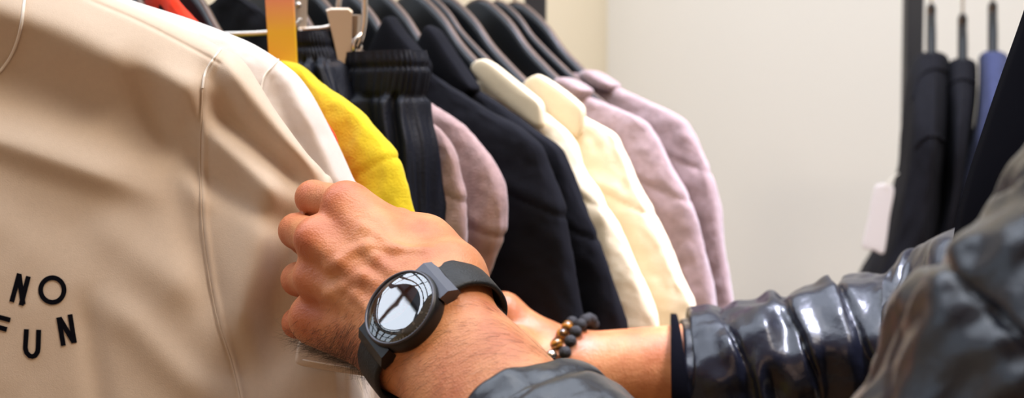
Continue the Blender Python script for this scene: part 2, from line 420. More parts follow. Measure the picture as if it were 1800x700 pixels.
# generic garment ----------------------------------------------------
def garment(name, k, prof, m, label, cat, zlow=-.62, T=.013, seam=None, fold=.003, seed=1, group=None, sleeve_q=.62, seamtilt=.35, tail=None, collar_a=.05):
    N = neck(k)
    pts = [az(px, py, N) for px, py in prof]
    pts = [(z, a) for a, z in pts]
    z0 = max(p[0] for p in pts); zs = min(p[0] for p in pts); aend = [a for z, a in pts if z == zs][0]
    pts.append((zlow, tail if tail else aend+.03))
    nz, nc = 230, 120
    z = np.concatenate([np.linspace(z0, z0-.30, 150), np.linspace(z0-.30, zlow, 81)[1:]])
    A = lerp_curve(pts, z)
    root = empty(name, N, label, cat, group)
    th = np.linspace(0, 2*PI, nc, endpoint=False)
    ct, st = np.cos(th), np.sin(th)
    q = np.sign(ct)*np.abs(ct)**.62
    s = np.sign(st)*np.abs(st)**.62
    Z, Qg = np.meshgrid(z, q, indexing='ij'); S = np.broadcast_to(s, Z.shape); Ag = A[:, None]
    drop = z0-Z
    Th = T*(.55+.45*sstep(0, .10, drop))*(1+.12*sstep(.15, .5, drop))
    aq = np.abs(Qg)
    low = sstep(.10, .2, drop)
    mod = 1-low*(.45*np.exp(-((aq-sleeve_q)/.05)**2))+low*.18*np.exp(-((aq-.84)/.12)**2)
    a = Ag*Qg
    b = Th*S*mod
    amp = fold*sstep(.03, .3, drop)
    b = b+amp*(np.sin(a*75+seed*1.7+3*fbm(a*8, Z*3, seed, seed))*.6+fbm(a*30, Z*7, seed, seed+3)*.8)
    a = a+.003*fbm(Z*14, seed*3.1+S, 0, seed+9)*sstep(.02, .1, drop)
    b = b+.0012*fbm(a*70, Z*50, S*3, seed+5)
    if seam:
        sa, sz = az(seam[0], seam[1], N)
        d = (Z-sz)-seamtilt*(sa-np.abs(a))
        g = np.exp(-(d/.0022)**2)*sstep(sleeve_q-.08, sleeve_q, aq)
        b = b*(1-.07*g); a = a*(1-.005*g)
        bulg = np.exp(-((d-.006)/.006)**2)*sstep(sleeve_q-.08, sleeve_q, aq)
        b = b*(1+.05*bulg); a = a*(1+.004*bulg)
    else: d = Z-(z0-.14)
    v = N+a[..., None]*W_+b[..., None]*R_+Z[..., None]*UP
    f = gridfaces(len(z), nc)
    fr, fc = np.meshgrid(np.arange(len(z)-1), np.arange(nc), indexing='ij')
    sl = (np.abs(q)[fc] > sleeve_q) & (d[fr, fc] < 0)
    side = q[fc] > 0
    V = v.reshape(-1, 3)
    def sub(nm, mask, mm=m):
        ff = f[mask.reshape(-1)]; u, inv = np.unique(ff, return_inverse=True)
        return mk(nm, V[u], inv.reshape(-1, 4), mm, root)
    sub('body', ~sl); sub('sleeve', sl & side); sub('sleeve', sl & ~side)
    # closed shoulder top
    top = mk('shoulder_cap', np.vstack([v[0], v[0].mean(0)]), [[nc, i, (i+1) % nc] for i in range(nc)], m, root)
    return root, N
def collar_slab(root, N, poly, m, off=-.014, thick=.012, name='collar'):
    pts = [onplane(px, py, N+R_*off) for px, py in poly]
    o = slab(name, pts, thick, R_, m, root, bulge=.9); return o

# far to near
g, N = garment('sweatshirt', 0, [(1030, 128), (1048, 134), (1100, 160), (1150, 183), (1195, 205), (1218, 235), (1236, 275), (1252, 312), (1265, 370), (1277, 440), (1289, 530)], M['mauve_cool'],
    'mauve sweatshirt with pale shoulders, last top on the rail before the bare wall', 'sweatshirt', group='mauve sweatshirts on the left rail', seam=(1252, 305), seed=2, T=.015)
collar_slab(g, N, [(1026, 130), (1036, 123), (1052, 128), (1082, 148), (1078, 160), (1060, 158), (1040, 148)], M['mauve_cool'], off=-.004, thick=.020, name='neckband')
g, N = garment('sweatshirt', 1.25, [(980, 145), (1000, 150), (1040, 172), (1090, 192), (1130, 212), (1150, 235), (1175, 280), (1200, 330), (1215, 362), (1232, 430), (1252, 540)], M['mauve_cool'],
    'mauve sweatshirt between the cream shirts and the endmost sweatshirt', 'sweatshirt', group='mauve sweatshirts on the left rail', seam=(1210, 352), seed=5, T=.015)
collar_slab(g, N, [(983, 142), (993, 136), (1012, 143), (1034, 158), (1028, 172), (1012, 172), (996, 160)], M['mauve_cool'], off=-.004, thick=.020, name='neckband')
g, N = garment('collared_shirt', 2.45, [(925, 160), (960, 168), (1000, 190), (1045, 215), (1080, 235), (1095, 260), (1112, 300), (1140, 360), (1165, 410), (1190, 480), (1218, 545)], M['cream'],
    'cream collared shirt hanging right beside the mauve sweatshirts', 'shirt', group='cream collared shirts on the left rail', seam=(1150, 378), seed=7, T=.014)
collar_slab(g, N, [(922, 152), (930, 138), (946, 131), (965, 140), (1000, 165), (1026, 190), (1024, 225), (1016, 240), (990, 225), (950, 190)], M['cream'], off=-.010, thick=.009)
g, N = garment('collared_shirt', 3.45, [(832, 128), (870, 140), (910, 168), (955, 198), (990, 225), (1010, 250), (1030, 295), (1058, 345), (1085, 395), (1115, 470), (1155, 580)], M['cream'],
    'cream collared shirt hanging right beside the black jackets', 'shirt', group='cream collared shirts on the left rail', seam=(1080, 372), seed=9, T=.014)
collar_slab(g, N, [(830, 120), (838, 107), (852, 104), (870, 113), (910, 145), (948, 176), (955, 190), (956, 222), (945, 222), (900, 190), (860, 158)], M['cream'], off=-.010, thick=.009)
g, N = garment('collared_jacket', 4.6, [(742, 100), (790, 125), (840, 158), (890, 192), (940, 228), (980, 255), (1000, 285), (1020, 340), (1045, 410), (1075, 500), (1100, 580)], M['black_cloth'],
    'black jacket with collar up, touching the cream shirts', 'jacket', group='black collared jackets on the left rail', seam=(1048, 420), seed=11, T=.014)
collar_slab(g, N, [(752, 48), (762, 47), (775, 62), (800, 100), (828, 140), (838, 158), (820, 172), (780, 150), (745, 120), (732, 98)], M['black_cloth'], off=-.006, thick=.016)
g, N = garment('collared_jacket', 5.6, [(668, 95), (700, 100), (745, 122), (800, 158), (860, 195), (910, 222), (945, 250), (965, 295), (985, 350), (1000, 420), (1015, 500), (1030, 600)], M['black_cloth'],
    'black jacket with pointed collar, behind the elastic waist trousers', 'jacket', group='black collared jackets on the left rail', seam=(985, 378), seed=14, T=.015)
collar_slab(g, N, [(683, 30), (692, 34), (708, 56), (735, 88), (752, 112), (748, 138), (715, 140), (670, 128), (640, 130), (655, 90)], M['black_cloth'], off=-.008, thick=.016)
g, N = garment('sweatshirt', 6.7, [(700, 160), (735, 172), (770, 192), (810, 218), (838, 250), (862, 280), (878, 320), (882, 360), (878, 410), (862, 455), (848, 490), (838, 515)], M['mauve'],
    'mauve sweatshirt with drooping sleeve against the black jackets', 'sweatshirt', group='mauve sweatshirts on the left rail', seam=(872, 412), seed=17, T=.017, fold=.006, tail=.17)
g, N = garment('sweatshirt', 7.55, [(690, 180), (735, 203), (765, 222), (790, 250), (802, 275), (808, 310), (814, 350), (815, 400), (812, 440), (806, 480)], M['mauve'],
    'mauve sweatshirt right next to the elastic waist trousers', 'sweatshirt', group='mauve sweatshirts on the left rail', seam=(812, 352), seed=21, T=.015, fold=.005, tail=.19)
g, N = garment('sweatshirt', 9.95, [(400, 74), (450, 94), (505, 107), (560, 146), (620, 186), (660, 230), (690, 275), (704, 318), (722, 382), (735, 440)], M['yellow'],
    'bright yellow sweatshirt behind the white tees, above the gripping hand', 'sweatshirt', seam=(690, 278), seed=23, T=.016, fold=.004, seamtilt=-.5)
g, N = garment('t_shirt', 10.75, [(290, -30), (313, 2), (330, 24), (400, 84), (500, 155), (560, 203), (572, 222), (582, 240), (587, 275), (596, 330), (610, 400)], M['red'],
    'orange-red tee almost hidden between the white and yellow tops', 't-shirt', seed=25, T=.010, fold=.001)
garment('jacket', 8.55, [(380, -30), (440, 5), (500, 48), (540, 72), (570, 110), (590, 170), (600, 260), (605, 400)], M['black_cloth'],
    'black jacket glimpsed above the white tees, behind the coral and yellow clip', 'jacket', seed=33, T=.009, fold=.001, tail=.14)  # the clip's coral and yellow is the painted reflection of the tees
for k, l in ((0, 'black hanger inside the endmost mauve sweatshirt'), (.62, 'small spare black hanger squeezed between the two far mauve sweatshirts'), (1.25, 'black hanger inside the mauve sweatshirt next to the cream shirts'),
             (2.45, 'black hanger inside the cream shirt next to mauve'), (3.0, 'small spare black hanger squeezed between the two cream shirts'), (3.45, 'black hanger inside the cream shirt next to the black jackets'),
             (4.6, 'black hanger inside the black jacket touching the cream shirts'), (5.6, 'black hanger inside the pointed collar black jacket'),
             (6.7, 'black hanger inside the mauve sweatshirt against the black jackets'), (7.55, 'black hanger inside the mauve sweatshirt by the trousers'),
             (9.95, 'black hanger inside the yellow sweatshirt'), (10.75, 'black hanger inside the orange-red tee')):
    hanger(k, l, sc=.72 if 'spare' in l else 1.0)

# trousers on clip hangers ------------------------------------------
def trousers(k, prof, label, seed):
    """prof: rows (py, left px, right px)"""
    N = neck(k); rows = []
    for py, l, r in prof:
        pl, pr = onplane(l, py, N), onplane(r, py, N); rows.append((pl[2]-N[2], (pl-N).dot(W_), (pr-N).dot(W_)))
    z = np.linspace(rows[0][0], rows[-1][0], 170)
    L = lerp_curve([(q[0], q[1]) for q in rows], z); R = lerp_curve([(q[0], q[2]) for q in rows], z)
    nc = 140; th = np.linspace(0, 2*PI, nc, endpoint=False)
    q = np.sign(np.cos(th))*np.abs(np.cos(th))**.7; s = np.sign(np.sin(th))*np.abs(np.sin(th))**.6
    Zm, Qm = np.meshgrid(z, q, indexing='ij'); drop = rows[0][0]-Zm
    band = rows[0][0]-rows[2][0]
    inb = 1-sstep(band-.004, band+.004, drop)
    T = .016
    arc = np.broadcast_to(th, Zm.shape)
    gather = (np.abs(np.sin(arc*17+1.5*vnoise(arc*3, drop*30, 0, seed)))-.5)*.0019*inb*sstep(.0, .006, drop)
    gather = gather-.0016*(np.exp(-((drop-.011)/.0018)**2)+np.exp(-((drop-band)/.0025)**2))
    soft = (1-inb)*(.0045*fbm(arc*4, drop*9, 0, seed+2)+.002*np.sin(arc*11+drop*18))
    e = gather+soft
    a = (L+R)[:, None]/2+Qm*((R-L)[:, None]/2+e); b = s*(T+e)*(1+.25*(1-inb))
    v = N+a[..., None]*W_+b[..., None]*R_+Zm[..., None]*UP
    root = empty('trousers', v[0].mean(0), label, 'trousers', 'navy elastic waist trousers')
    f = gridfaces(len(z), nc); V = v.reshape(-1, 3)
    row_b = int(np.searchsorted(-z, -(rows[0][0]-band)))
    mask = np.repeat(np.arange(len(z)-1) < row_b, nc)
    for nm, mk_ in (('waistband', mask), ('leg', ~mask)):
        ff = f[mk_]; u, inv = np.unique(ff, return_inverse=True); vv = V[u]; fl = inv.reshape(-1, 4).tolist()
        mk(nm, vv, fl, M['navy_nylon'], root)
    return root, v[0]
tr1, top1 = trousers(8.75, [(58, 528, 578), (80, 524, 582), (112, 520, 590), (150, 512, 602), (175, 510, 610), (300, 500, 620), (700, 490, 640)], 'dark navy elastic waist trousers partly behind the nickel clip', 3)
tr2, top2 = trousers(8.15, [(94, 620, 735), (130, 616, 740), (172, 614, 735), (200, 616, 738), (250, 612, 749), (320, 606, 754), (390, 600, 757), (700, 590, 770)], 'dark navy elastic waist trousers standing out in front of the mauve sweatshirts', 6)

def clip_hanger(label, wire_px, d, plates):
    root = empty('clip_hanger', P(wire_px[0][0], wire_px[0][1], d), label, 'hanger', 'metal clip hangers on the left rail')
    tube('wire', [P(x, y, d) for x, y in wire_px], .0022, M['chrome'], root, 10, 60)
    for pl in plates: pl(root)
    return root
def plate(px, d, m, yaw, thick=.0035, name='clip'):
    """px: four picture corners (top-left, top-right, bottom-right, bottom-left) on a vertical plane turned by yaw"""
    def f(root):
        c = P(np.mean([p[0] for p in px]), np.mean([p[1] for p in px]), d); r = np.array([math.sin(yaw), math.cos(yaw), 0])
        pts = np.array([onplane(x, y, c, r) for x, y in px])
        # bevelled plate
        b = MB(); n = len(pts); cc = pts.mean(0)
        lay = [(.94, -.5), (1, -.32), (1, .32), (.94, .5)]
        v = np.vstack([cc+(pts-cc)*s+r*h*thick for s, h in lay]); ff = gridfaces(4, n).tolist()+[list(range(n)), [3*n+i for i in range(n)][::-1]]
        return mk(name, v, ff, m, root, smooth=False)
    return f
dC1 = 1.03
def extra1(root):
    plate([(517, -40), (533, -40), (531, 66), (519, 66)], dC1+.004, M['clip_metal'], .9, .008, 'clip_jaw')(root)
    v, f = tube_geo([P(524, 9, dC1-.004), P(526, 9, dC1+.001)], .0022, 12); mk('rivet', v, f, M['chrome'], root)
    tube('spring', [P(529, 33, dC1-.004), P(522, 45, dC1-.005), P(524, 58, dC1-.003), P(531, 55, dC1-.002)], .0016, M['chrome'], root, 8, 30)
    plate([(463, -60), (514, -60), (524, 134), (475, 134)], .95, M['tag'], .15, .003, 'clip')(root)  # plate carries the painted reflection of the tees
clip_hanger('nickel wire hanger with a coral and yellow clip plate beside the white tees', [(330, 62), (430, 60), (470, 58), (530, 53), (570, 50), (585, 43), (592, 25), (596, 0), (600, -45)], dC1, [extra1])  # coral and yellow on the plate is the painted reflection of the tees
dC2 = .985
def extra2(root):
    plate([(573, 17), (582, 14), (613, 14), (620, 20), (618, 95), (609, 158), (603, 158), (590, 90)], dC2+.003, M['clip_metal'], -.1, .005, 'clip')(root)
    plate([(619, 26), (634, 26), (632, 66), (620, 66)], dC2+.008, M['clip_metal'], .5, .006, 'clip_jaw')(root)
    tube('spring', [P(637, 58, dC2), P(626, 70, dC2-.003), P(622, 86, dC2-.002), P(628, 96, dC2), P(634, 80, dC2+.002)], .0018, M['chrome'], root, 8, 30)
clip_hanger('nickel clip hanger holding the front navy trousers', [(560, -30), (585, -14), (620, -16), (640, -14), (641, 0), (640, 40), (634, 68), (627, 84)], dC2, [extra2])

# ------------------------------------------------------------------ white tees
def ridge(x, y, p0, p1, w, amp, w2=None):
    """smooth fold running p0->p1; w2: different width on the far side"""
    p0, p1 = np.array(p0, float), np.array(p1, float); L = np.linalg.norm(p1-p0); u = (p1-p0)/L
    t = ((x-p0[0])*u[0]+(y-p0[1])*u[1])/L; s = (x-p0[0])*(-u[1])+(y-p0[1])*u[0]
    ww = np.where(s > 0, w2 or w, w)
    return amp*np.exp(-(s/ww)**2)*sstep(-.25, .2, t)*(1-sstep(.8, 1.25, t))
def sidepoly(x, y, poly):
    """signed px distance to a polyline given top to bottom: + on the right"""
    poly = np.array(poly, float); best = np.full(np.shape(x), 1e9); sg = np.zeros(np.shape(x))
    for a, b in zip(poly[:-1], poly[1:]):
        d = b-a; L2 = d.dot(d); t = np.clip(((x-a[0])*d[0]+(y-a[1])*d[1])/L2, 0, 1)
        dx, dy = x-a[0]-t*d[0], y-a[1]-t*d[1]; ds = np.hypot(dx, dy)
        cr = d[1]*dx-d[0]*dy
        m = ds < best-1e-9; best = np.where(m, ds, best); sg = np.where(m, np.sign(cr), sg)
    return best*sg
SEAM1 = [(396, 60), (389, 84), (372, 108), (358, 135), (355, 165), (352, 300), (356, 400), (370, 500), (385, 570), (405, 630), (420, 690), (440, 800), (450, 960)]
NECK1 = [(60, -80), (45, -20), (42, 10), (36, 50), (24, 88), (4, 120), (-40, 170), (-120, 215), (-300, 250), (-600, 260)]
TOP1 = [(-420, -150), (-200, -120), (0, -70), (120, -34), (200, -2), (300, 40), (360, 68), (395, 86), (415, 96), (432, 112), (456, 148), (480, 188), (510, 230), (540, 270), (570, 303), (588, 330), (598, 400), (610, 500), (622, 580), (632, 645), (640, 700), (655, 960)]
def h1(x, y):
    h = np.zeros(np.broadcast(x, y).shape)
    yt = lerp_curve(TOP1, x)
    dy = y-yt
    # cloth falls forward over the shoulder then back in under the chest
    h += .011*np.exp(-((dy-92-.05*x)/46)**2)*(1-sstep(330, 400, x))
    h += -.013*np.exp(-((dy-225)/105)**2)*(1-sstep(280, 460, x))
    h += ridge(x, y, (-120, 205), (230, 322), 46, .0075, 30)
    h += ridge(x, y, (-80, 300), (260, 430), 70, -.004)
    h += ridge(x, y, (235, 120), (345, 310), 34, -.0075, 26)
    h += ridge(x, y, (290, 190), (350, 350), 24, .005)
    h += ridge(x, y, (60, 90), (330, 150), 26, .002)
    # sleeve folds
    h += ridge(x, y, (384, 96), (560, 300), 24, .010, 26)
    h += ridge(x, y, (366, 180), (535, 322), 20, -.008, 24)
    h += ridge(x, y, (362, 235), (500, 350), 26, .006)
    h += ridge(x, y, (356, 310), (500, 400), 24, -.004)
    h += ridge(x, y, (480, 330), (410, 600), 50, .007)
    h += ridge(x, y, (510, 330), (480, 640), 26, -.006)
    h += ridge(x, y, (320, 380), (425, 660), 30, -.004)
    h += ridge(x, y, (200, 540), (360, 700), 34, .0035)
    h += ridge(x, y, (150, 540), (180, 740), 24, -.003)
    h += ridge(x, y, (180, 400), (330, 520), 40, .003)
    h += ridge(x, y, (455, 560), (600, 600), 60, -.006)
    # seams
    sd = sidepoly(x, y, SEAM1)
    h += .0016*np.exp(-((sd-5)/5)**2)-.0007*np.exp(-((sd+3)/3)**2)
    nd = sidepoly(x, y, NECK1)
    h += .0014*sstep(3, -3, nd)
    sh = np.abs(dy-24)
    h += -.0008*np.exp(-((dy-20-10*sstep(200, 390, x))/4)**2)*sstep(120, 180, x)*(1-sstep(385, 392, x))
    h += 0.0006*fbm(x/110, y/110, 0, 3, 2)
    return h
def d1(x, y):
    base = .800+.000018*(300-x)+.00002*np.clip(250-y, 0, 400)
    yt = lerp_curve(TOP1, x); t = np.clip((y-yt), 0, None)
    # distance to the silhouette in px (approx, using slope)
    sl = (lerp_curve(TOP1, x+2)-lerp_curve(TOP1, x-2))/4; ds = t/np.sqrt(1+sl**2)
    Rr = 60.0
    k = np.clip(1-ds/Rr, 0, 1); roll = .016*(1-np.sqrt(np.clip(1-k*k, 0, 1)))
    return base-h1(x, y)+roll
def tee(name, TOP, dfun, m, seam, neckl, label, thick, xs, yb, group=None, step=4.0):
    root = empty(name, P(100, 0, .85), label, 't-shirt', 'white tees')
    x = np.arange(xs[0], xs[1]+.1, step); yt = lerp_curve(TOP, x)
    nr = 240
    u = np.linspace(0, 1, nr)**1.35
    Y = yt[None, :]+(yb-yt[None, :])*u[:, None]; X = np.broadcast_to(x, Y.shape)
    Fv = P(X, Y, dfun(X, Y))
    ds = (Y-yt[None, :])
    edge = dfun(X[0], Y[0])
    bk = edge[None, :]+thick*(1-np.exp(-ds/60.))
    bk = np.maximum(bk, dfun(X, Y)+.004*np.clip(ds/20, 0, 1))
    Bv = P(X, Y, bk)
    V = np.concatenate([Bv[::-1], Fv[1:]], 0); XX = np.concatenate([X[::-1], X[1:]], 0); YY = np.concatenate([Y[::-1], Y[1:]], 0)
    nrow, ncol = V.shape[:2]
    f = gridfaces(nrow, ncol, False)
    cx = XX.reshape(-1)[f].mean(1); cy = YY.reshape(-1)[f].mean(1)
    slv = sidepoly(cx, cy, seam) > 0
    nk = (sidepoly(cx, cy, neckl) < 0) if neckl else np.zeros(len(f), bool)
    W = V.reshape(-1, 3)
    for nm, mask in (('body', ~slv & ~nk), ('sleeve', slv & ~nk), ('neckband', nk)):
        if not mask.any(): continue
        u_, inv = np.unique(f[mask], return_inverse=True)
        mk(nm, W[u_], inv.reshape(-1, 4), m, root)
    return root
t1 = tee('t_shirt', TOP1, d1, M['tee'], SEAM1, NECK1, 'white tee with black NO FUN lettering, pulled forward by the hand', .03, (-420, 650), 960)
def pline(poly, step=6):
    out = []
    for a, b_ in zip(poly[:-1], poly[1:]):
        n = max(1, int(math.hypot(b_[0]-a[0], b_[1]-a[1])/step))
        out += [(a[0]+(b_[0]-a[0])*i/n, a[1]+(b_[1]-a[1])*i/n) for i in range(n)]
    return out+[poly[-1]]
def seamtube(name, poly, dfun, root, r=.0006, off=.0004, m=None, smooth=40):
    q = np.array(pline(poly, 3)); 
    if smooth:
        pp, _ = catmull(np.hstack([np.array(poly, float), np.zeros((len(poly), 1))]), 160); q = pp[:, :2]
    tube(name, P(q[:, 0], q[:, 1], dfun(q[:, 0], q[:, 1])-off), r, m or M['thread'], root, 6)
seamtube('armhole_seam', [(388, 86), (374, 106), (361, 128), (356, 155)], d1, t1, .0007, .0009)
seamtube('armhole_seam', [(356, 155), (354, 200), (352, 300), (356, 400), (370, 500), (385, 570), (405, 630), (420, 690), (430, 740)], d1, t1, .00045, .0004, M['tee'])
seamtube('neck_seam', [(46, -30), (42, 10), (36, 50), (24, 88), (4, 120), (-40, 168)], d1, t1, .0009, .0006)
# printed lettering: strokes as picture-plane polylines laid on the cloth
def stroke_geo(mb, poly, w, closed=False):
    q = np.array(pline(poly, 3.0)) if not closed else np.array(poly)
    t = np.gradient(q, axis=0) if not closed else np.roll(q, -1, 0)-np.roll(q, 1, 0)
    t /= np.linalg.norm(t, axis=1)[:, None]; n = np.stack([-t[:, 1], t[:, 0]], 1)
    a, b_ = q+n*w/2, q-n*w/2
    m = len(q)
    pts = np.vstack([a, b_]); 
    lo = P(pts[:, 0], pts[:, 1], d1(pts[:, 0], pts[:, 1])+.0003); hi = P(pts[:, 0], pts[:, 1], d1(pts[:, 0], pts[:, 1])-.0005)
    v = np.vstack([lo, hi]); f = []
    for i in range(m if closed else m-1):
        j = (i+1) % m
        f += [(2*m+i, 2*m+j, 3*m+j, 3*m+i), (i, 2*m+i, 2*m+j, j)[::-1], (m+i, 3*m+i, 3*m+j, m+j)]
    mb.add(v, f)
lb = MB(); LW = 8.6
def st(poly, w=LW): stroke_geo(lb, poly, w)
st([(20.5, 531), (34, 481)]); st([(50, 486), (37, 537)]); st([(33.5, 483), (40.5, 535)], 9)                     # N
stroke_geo(lb, [(92+20.6*math.cos(t), 510+21.6*math.sin(t)) for t in np.linspace(0, 2*PI, 48, endpoint=False)], 8.4, True)   # O
st([(-8, 556), (18, 563)]); st([(-12, 573), (12, 579.5)]); st([(-8, 553), (-22, 604)])                          # F
st([(46.5, 579), (44.5, 612), (46.5, 620), (52, 626), (57, 627), (62, 625), (66, 619), (67, 612), (68, 580)])   # U
st([(103, 558), (111.5, 608)]); st([(123, 553), (131, 603)]); st([(104, 559), (130, 602)], 9)                   # N
lb.obj('printed_lettering', M['ink'], t1)
# folded sleeve hem below the fist
def dh(x, y): return d1(np.minimum(x, 600), y)-.010
hem = [P(x, y, .792) for x, y in [(528, 596), (560, 600), (640, 615), (690, 640), (690, 668), (640, 661), (580, 652), (530, 643), (519, 634)]]
slab('sleeve_hem', hem, .006, AF, M['tee'], t1, bulge=.8)
seamtube('hem_stitching', [(532, 633), (580, 641), (640, 650), (676, 656)], lambda x, y: np.full(np.shape(x), .7885), t1, .0004, .0002)

TOP2 = [(-300, -190), (0, -90), (150, -32), (225, -2), (330, 32), (400, 58), (450, 80), (500, 113), (525, 134), (548, 165), (575, 215), (603, 272), (622, 315), (634, 340), (645, 420), (660, 560), (688, 690), (700, 960)]
SEAM2 = [(492, 90), (478, 118), (464, 136), (456, 170), (470, 300), (500, 960)]
def d2(x, y):
    base = .840+.00001*(400-x)
    yt = lerp_curve(TOP2, x); t = np.clip(y-yt, 0, None)
    sl = (lerp_curve(TOP2, x+2)-lerp_curve(TOP2, x-2))/4; ds = t/np.sqrt(1+sl**2)
    k = np.clip(1-ds/55., 0, 1); roll = .016*(1-np.sqrt(np.clip(1-k*k, 0, 1)))
    h = ridge(x, y, (500, 130), (600, 330), 14, .005, 20)+ridge(x, y, (470, 140), (560, 300), 20, -.003)+.001*fbm(x/40, y/40, 0, 5)
    sd = sidepoly(x, y, SEAM2); h = h+.0012*np.exp(-((sd-5)/5)**2)
    return base-h+roll
t2 = tee('t_shirt', TOP2, d2, M['tee2'], SEAM2, None, 'plain white tee hanging directly behind the lettered white tee', .02, (-300, 697), 960)
seamtube('armhole_seam', [(490, 104), (478, 118), (464, 136), (457, 168)], d2, t2, .0006, .0009)
hanger(11.4, 'black hanger inside the plain white tee')
hanger(12.2, 'black hanger inside the lettered white tee')

# ------------------------------------------------------------------ second rack
pC = P(1601, 300, 1.80); pD = pC+np.array([.55, .0, 0])
rk2 = empty('clothes_rack', (pC[0]+.3, pC[1], 0), 'dark steel clothes rack with black garments by the white wall', 'clothes rack')
rack(rk2, pC, pD, M['rack'])
def edgeon(name, prof, d, m, label, cat, seed, seams=(), depth=.19):
    ys = np.array([p[0] for p in prof], float)
    y = np.concatenate([np.linspace(ys[0], ys[0]+60, 24), np.linspace(ys[0]+60, ys[-1], 150)[1:]])
    L = lerp_curve([(p[0], p[1]) for p in prof], y); R = lerp_curve([(p[0], p[2]) for p in prof], y)
    nc = 110; th = np.linspace(0, 2*PI, nc, endpoint=False)
    q = np.sign(np.cos(th))*np.abs(np.cos(th))**.8; s = np.sign(np.sin(th))*np.abs(np.sin(th))**.7
    Ym, Qm = np.meshgrid(y, q, indexing='ij'); S = np.broadcast_to(s, Ym.shape)
    cap = np.sqrt(np.clip(1-(1-np.clip((Ym-ys[0])/13, 0, 1))**2, 0.0, 1)); cap = np.maximum(cap, .15)
    depth_d = d+.17-S*depth*(.35+.65*sstep(0, 200, Ym-ys[0])**.6)*cap
    fold = sstep(20, 200, Ym-ys[0])*(5.5*np.sin(np.broadcast_to(th, Ym.shape)*7+seed+2*fbm(Ym/160, Qm*2, 0, seed))+5*fbm(Qm*3+seed, Ym/110, S*2, seed))
    X = (L+R)[:, None]/2+Qm*((R-L)[:, None]/2*cap+fold*.35)
    # perspective-consistent body: same real width front to back
    xc = (X-900)/F*d; yc = (350-Ym)/F*d
    v = Q((X-900)/F*depth_d, yc, depth_d+fold*.0008)
    root = empty(name, v[0].mean(0), label, cat, 'charcoal jackets on the right rail' if cat == 'jacket' else None)
    mk('body', v.reshape(-1, 3), gridfaces(len(y), nc).tolist()+[list(range(nc))], m, root)
    for sm in seams:
        pts, _ = catmull(np.array([(a, b, 0) for a, b in sm], float), 40)
        xs_ = pts[:, 0]
        # lay on front surface
        out = []
        for a, b_, _z in pts:
            i = int(np.argmin(np.abs(y-b_))); jj = np.where(s > 0.0)[0]; j = jj[np.argmin(np.abs(X[i, jj]-a))]
            out.append(v[i, j]-AF*.0015)
        out = np.array(out); k = np.ones(5)/5
        out = np.stack([np.convolve(np.pad(out[:, c], 2, mode='edge'), k, 'valid') for c in range(3)], 1)
        tube('armhole_seam', out, .0022, m, root, 6)
    return root
D2 = 1.55
edgeon('jacket', [(66, 1618, 1662), (80, 1606, 1668), (110, 1594, 1671), (170, 1588, 1671), (290, 1580, 1668), (340, 1568, 1666), (430, 1545, 1660), (490, 1516, 1650), (600, 1490, 1640), (900, 1440, 1640)], D2, M['grey_cloth'],
    'charcoal jacket against the rack post, with the white tag', 'jacket', 2, [[(1604, 172), (1610, 140), (1624, 118), (1645, 110), (1666, 112)], [(1610, 262), (1620, 246), (1640, 240), (1662, 248)]])
edgeon('jacket', [(78, 1672, 1712), (95, 1664, 1718), (135, 1662, 1718), (200, 1668, 1712), (300, 1668, 1700), (400, 1650, 1688), (480, 1615, 1680), (600, 1600, 1680), (900, 1580, 1690)], D2, M['grey_cloth'],
    'charcoal jacket between the post-side jacket and the blue shirt', 'jacket', 4, [[(1664, 150), (1672, 138), (1690, 131), (1714, 134)]])
edgeon('collared_shirt', [(64, 1726, 1764), (80, 1720, 1775), (130, 1720, 1782), (200, 1716, 1786), (260, 1704, 1790), (330, 1684, 1790), (420, 1655, 1790), (600, 1640, 1800), (900, 1630, 1810)], D2, M['blue_cloth'],
    'slate blue shirt on the right rack beside the charcoal jackets', 'shirt', 6)
h2 = [(1637, 68, 12), (1692, 78, 30), (1745, 66, 8)]
HR2 = Matrix(((0, 1, 0), (-1, 0, 0), (0, 0, 1))).to_4x4()
for (px, py, top), l in zip(h2, ('black hanger in the jacket against the rack post', 'black hanger in the middle charcoal jacket, brown edged', 'black hanger in the slate blue shirt')):  # brown edge stands in for the reflection on the black hanger
    N = P(px, top-4, D2+.15)
    r = empty('clothes_hanger', N, l, 'hanger', 'black hangers on the right rail')
    b0, b1 = P(px, top, D2+.15), P(px, py+35, D2+.10)
    w_ = .0052
    pts = [b0+UP*.004, b0, b0-UP*.012, (b0+b1)/2, b1]
    tube('body', pts, [.0025, w_, w_*1.05, w_*1.1, w_*1.1], M['hanger'], r, 12, 30)
    tube('top_edge_glint', [p-AF*w_*.75-AX*.0028 for p in pts[1:]], .0017, M['hanger_edge'], r, 8, 30)
    tube('hook', [N, N+UP*.05, N+UP*(RAILZ-N[2]+.012), N+UP*(RAILZ-N[2]+.016)+AF*.014], .0016, M['chrome'], r, 8, 30)
# price tag
tg = slab('price_tag', [P(x, y, D2-.005) for x, y in [(1539, 326), (1571, 330), (1564, 380), (1554, 445), (1535, 440), (1516, 434), (1526, 385)]], .002, AF+.25*AX, M['paper'], None, bulge=.2)
tag(tg, 'white folded price tag hanging from the charcoal jacket at the post', 'tag')
tube('tag_string', [P(1556, 330, D2-.007), P(1566, 315, D2-.006), P(1580, 305, D2)], .0006, M['thread'], tg, 6, 16)

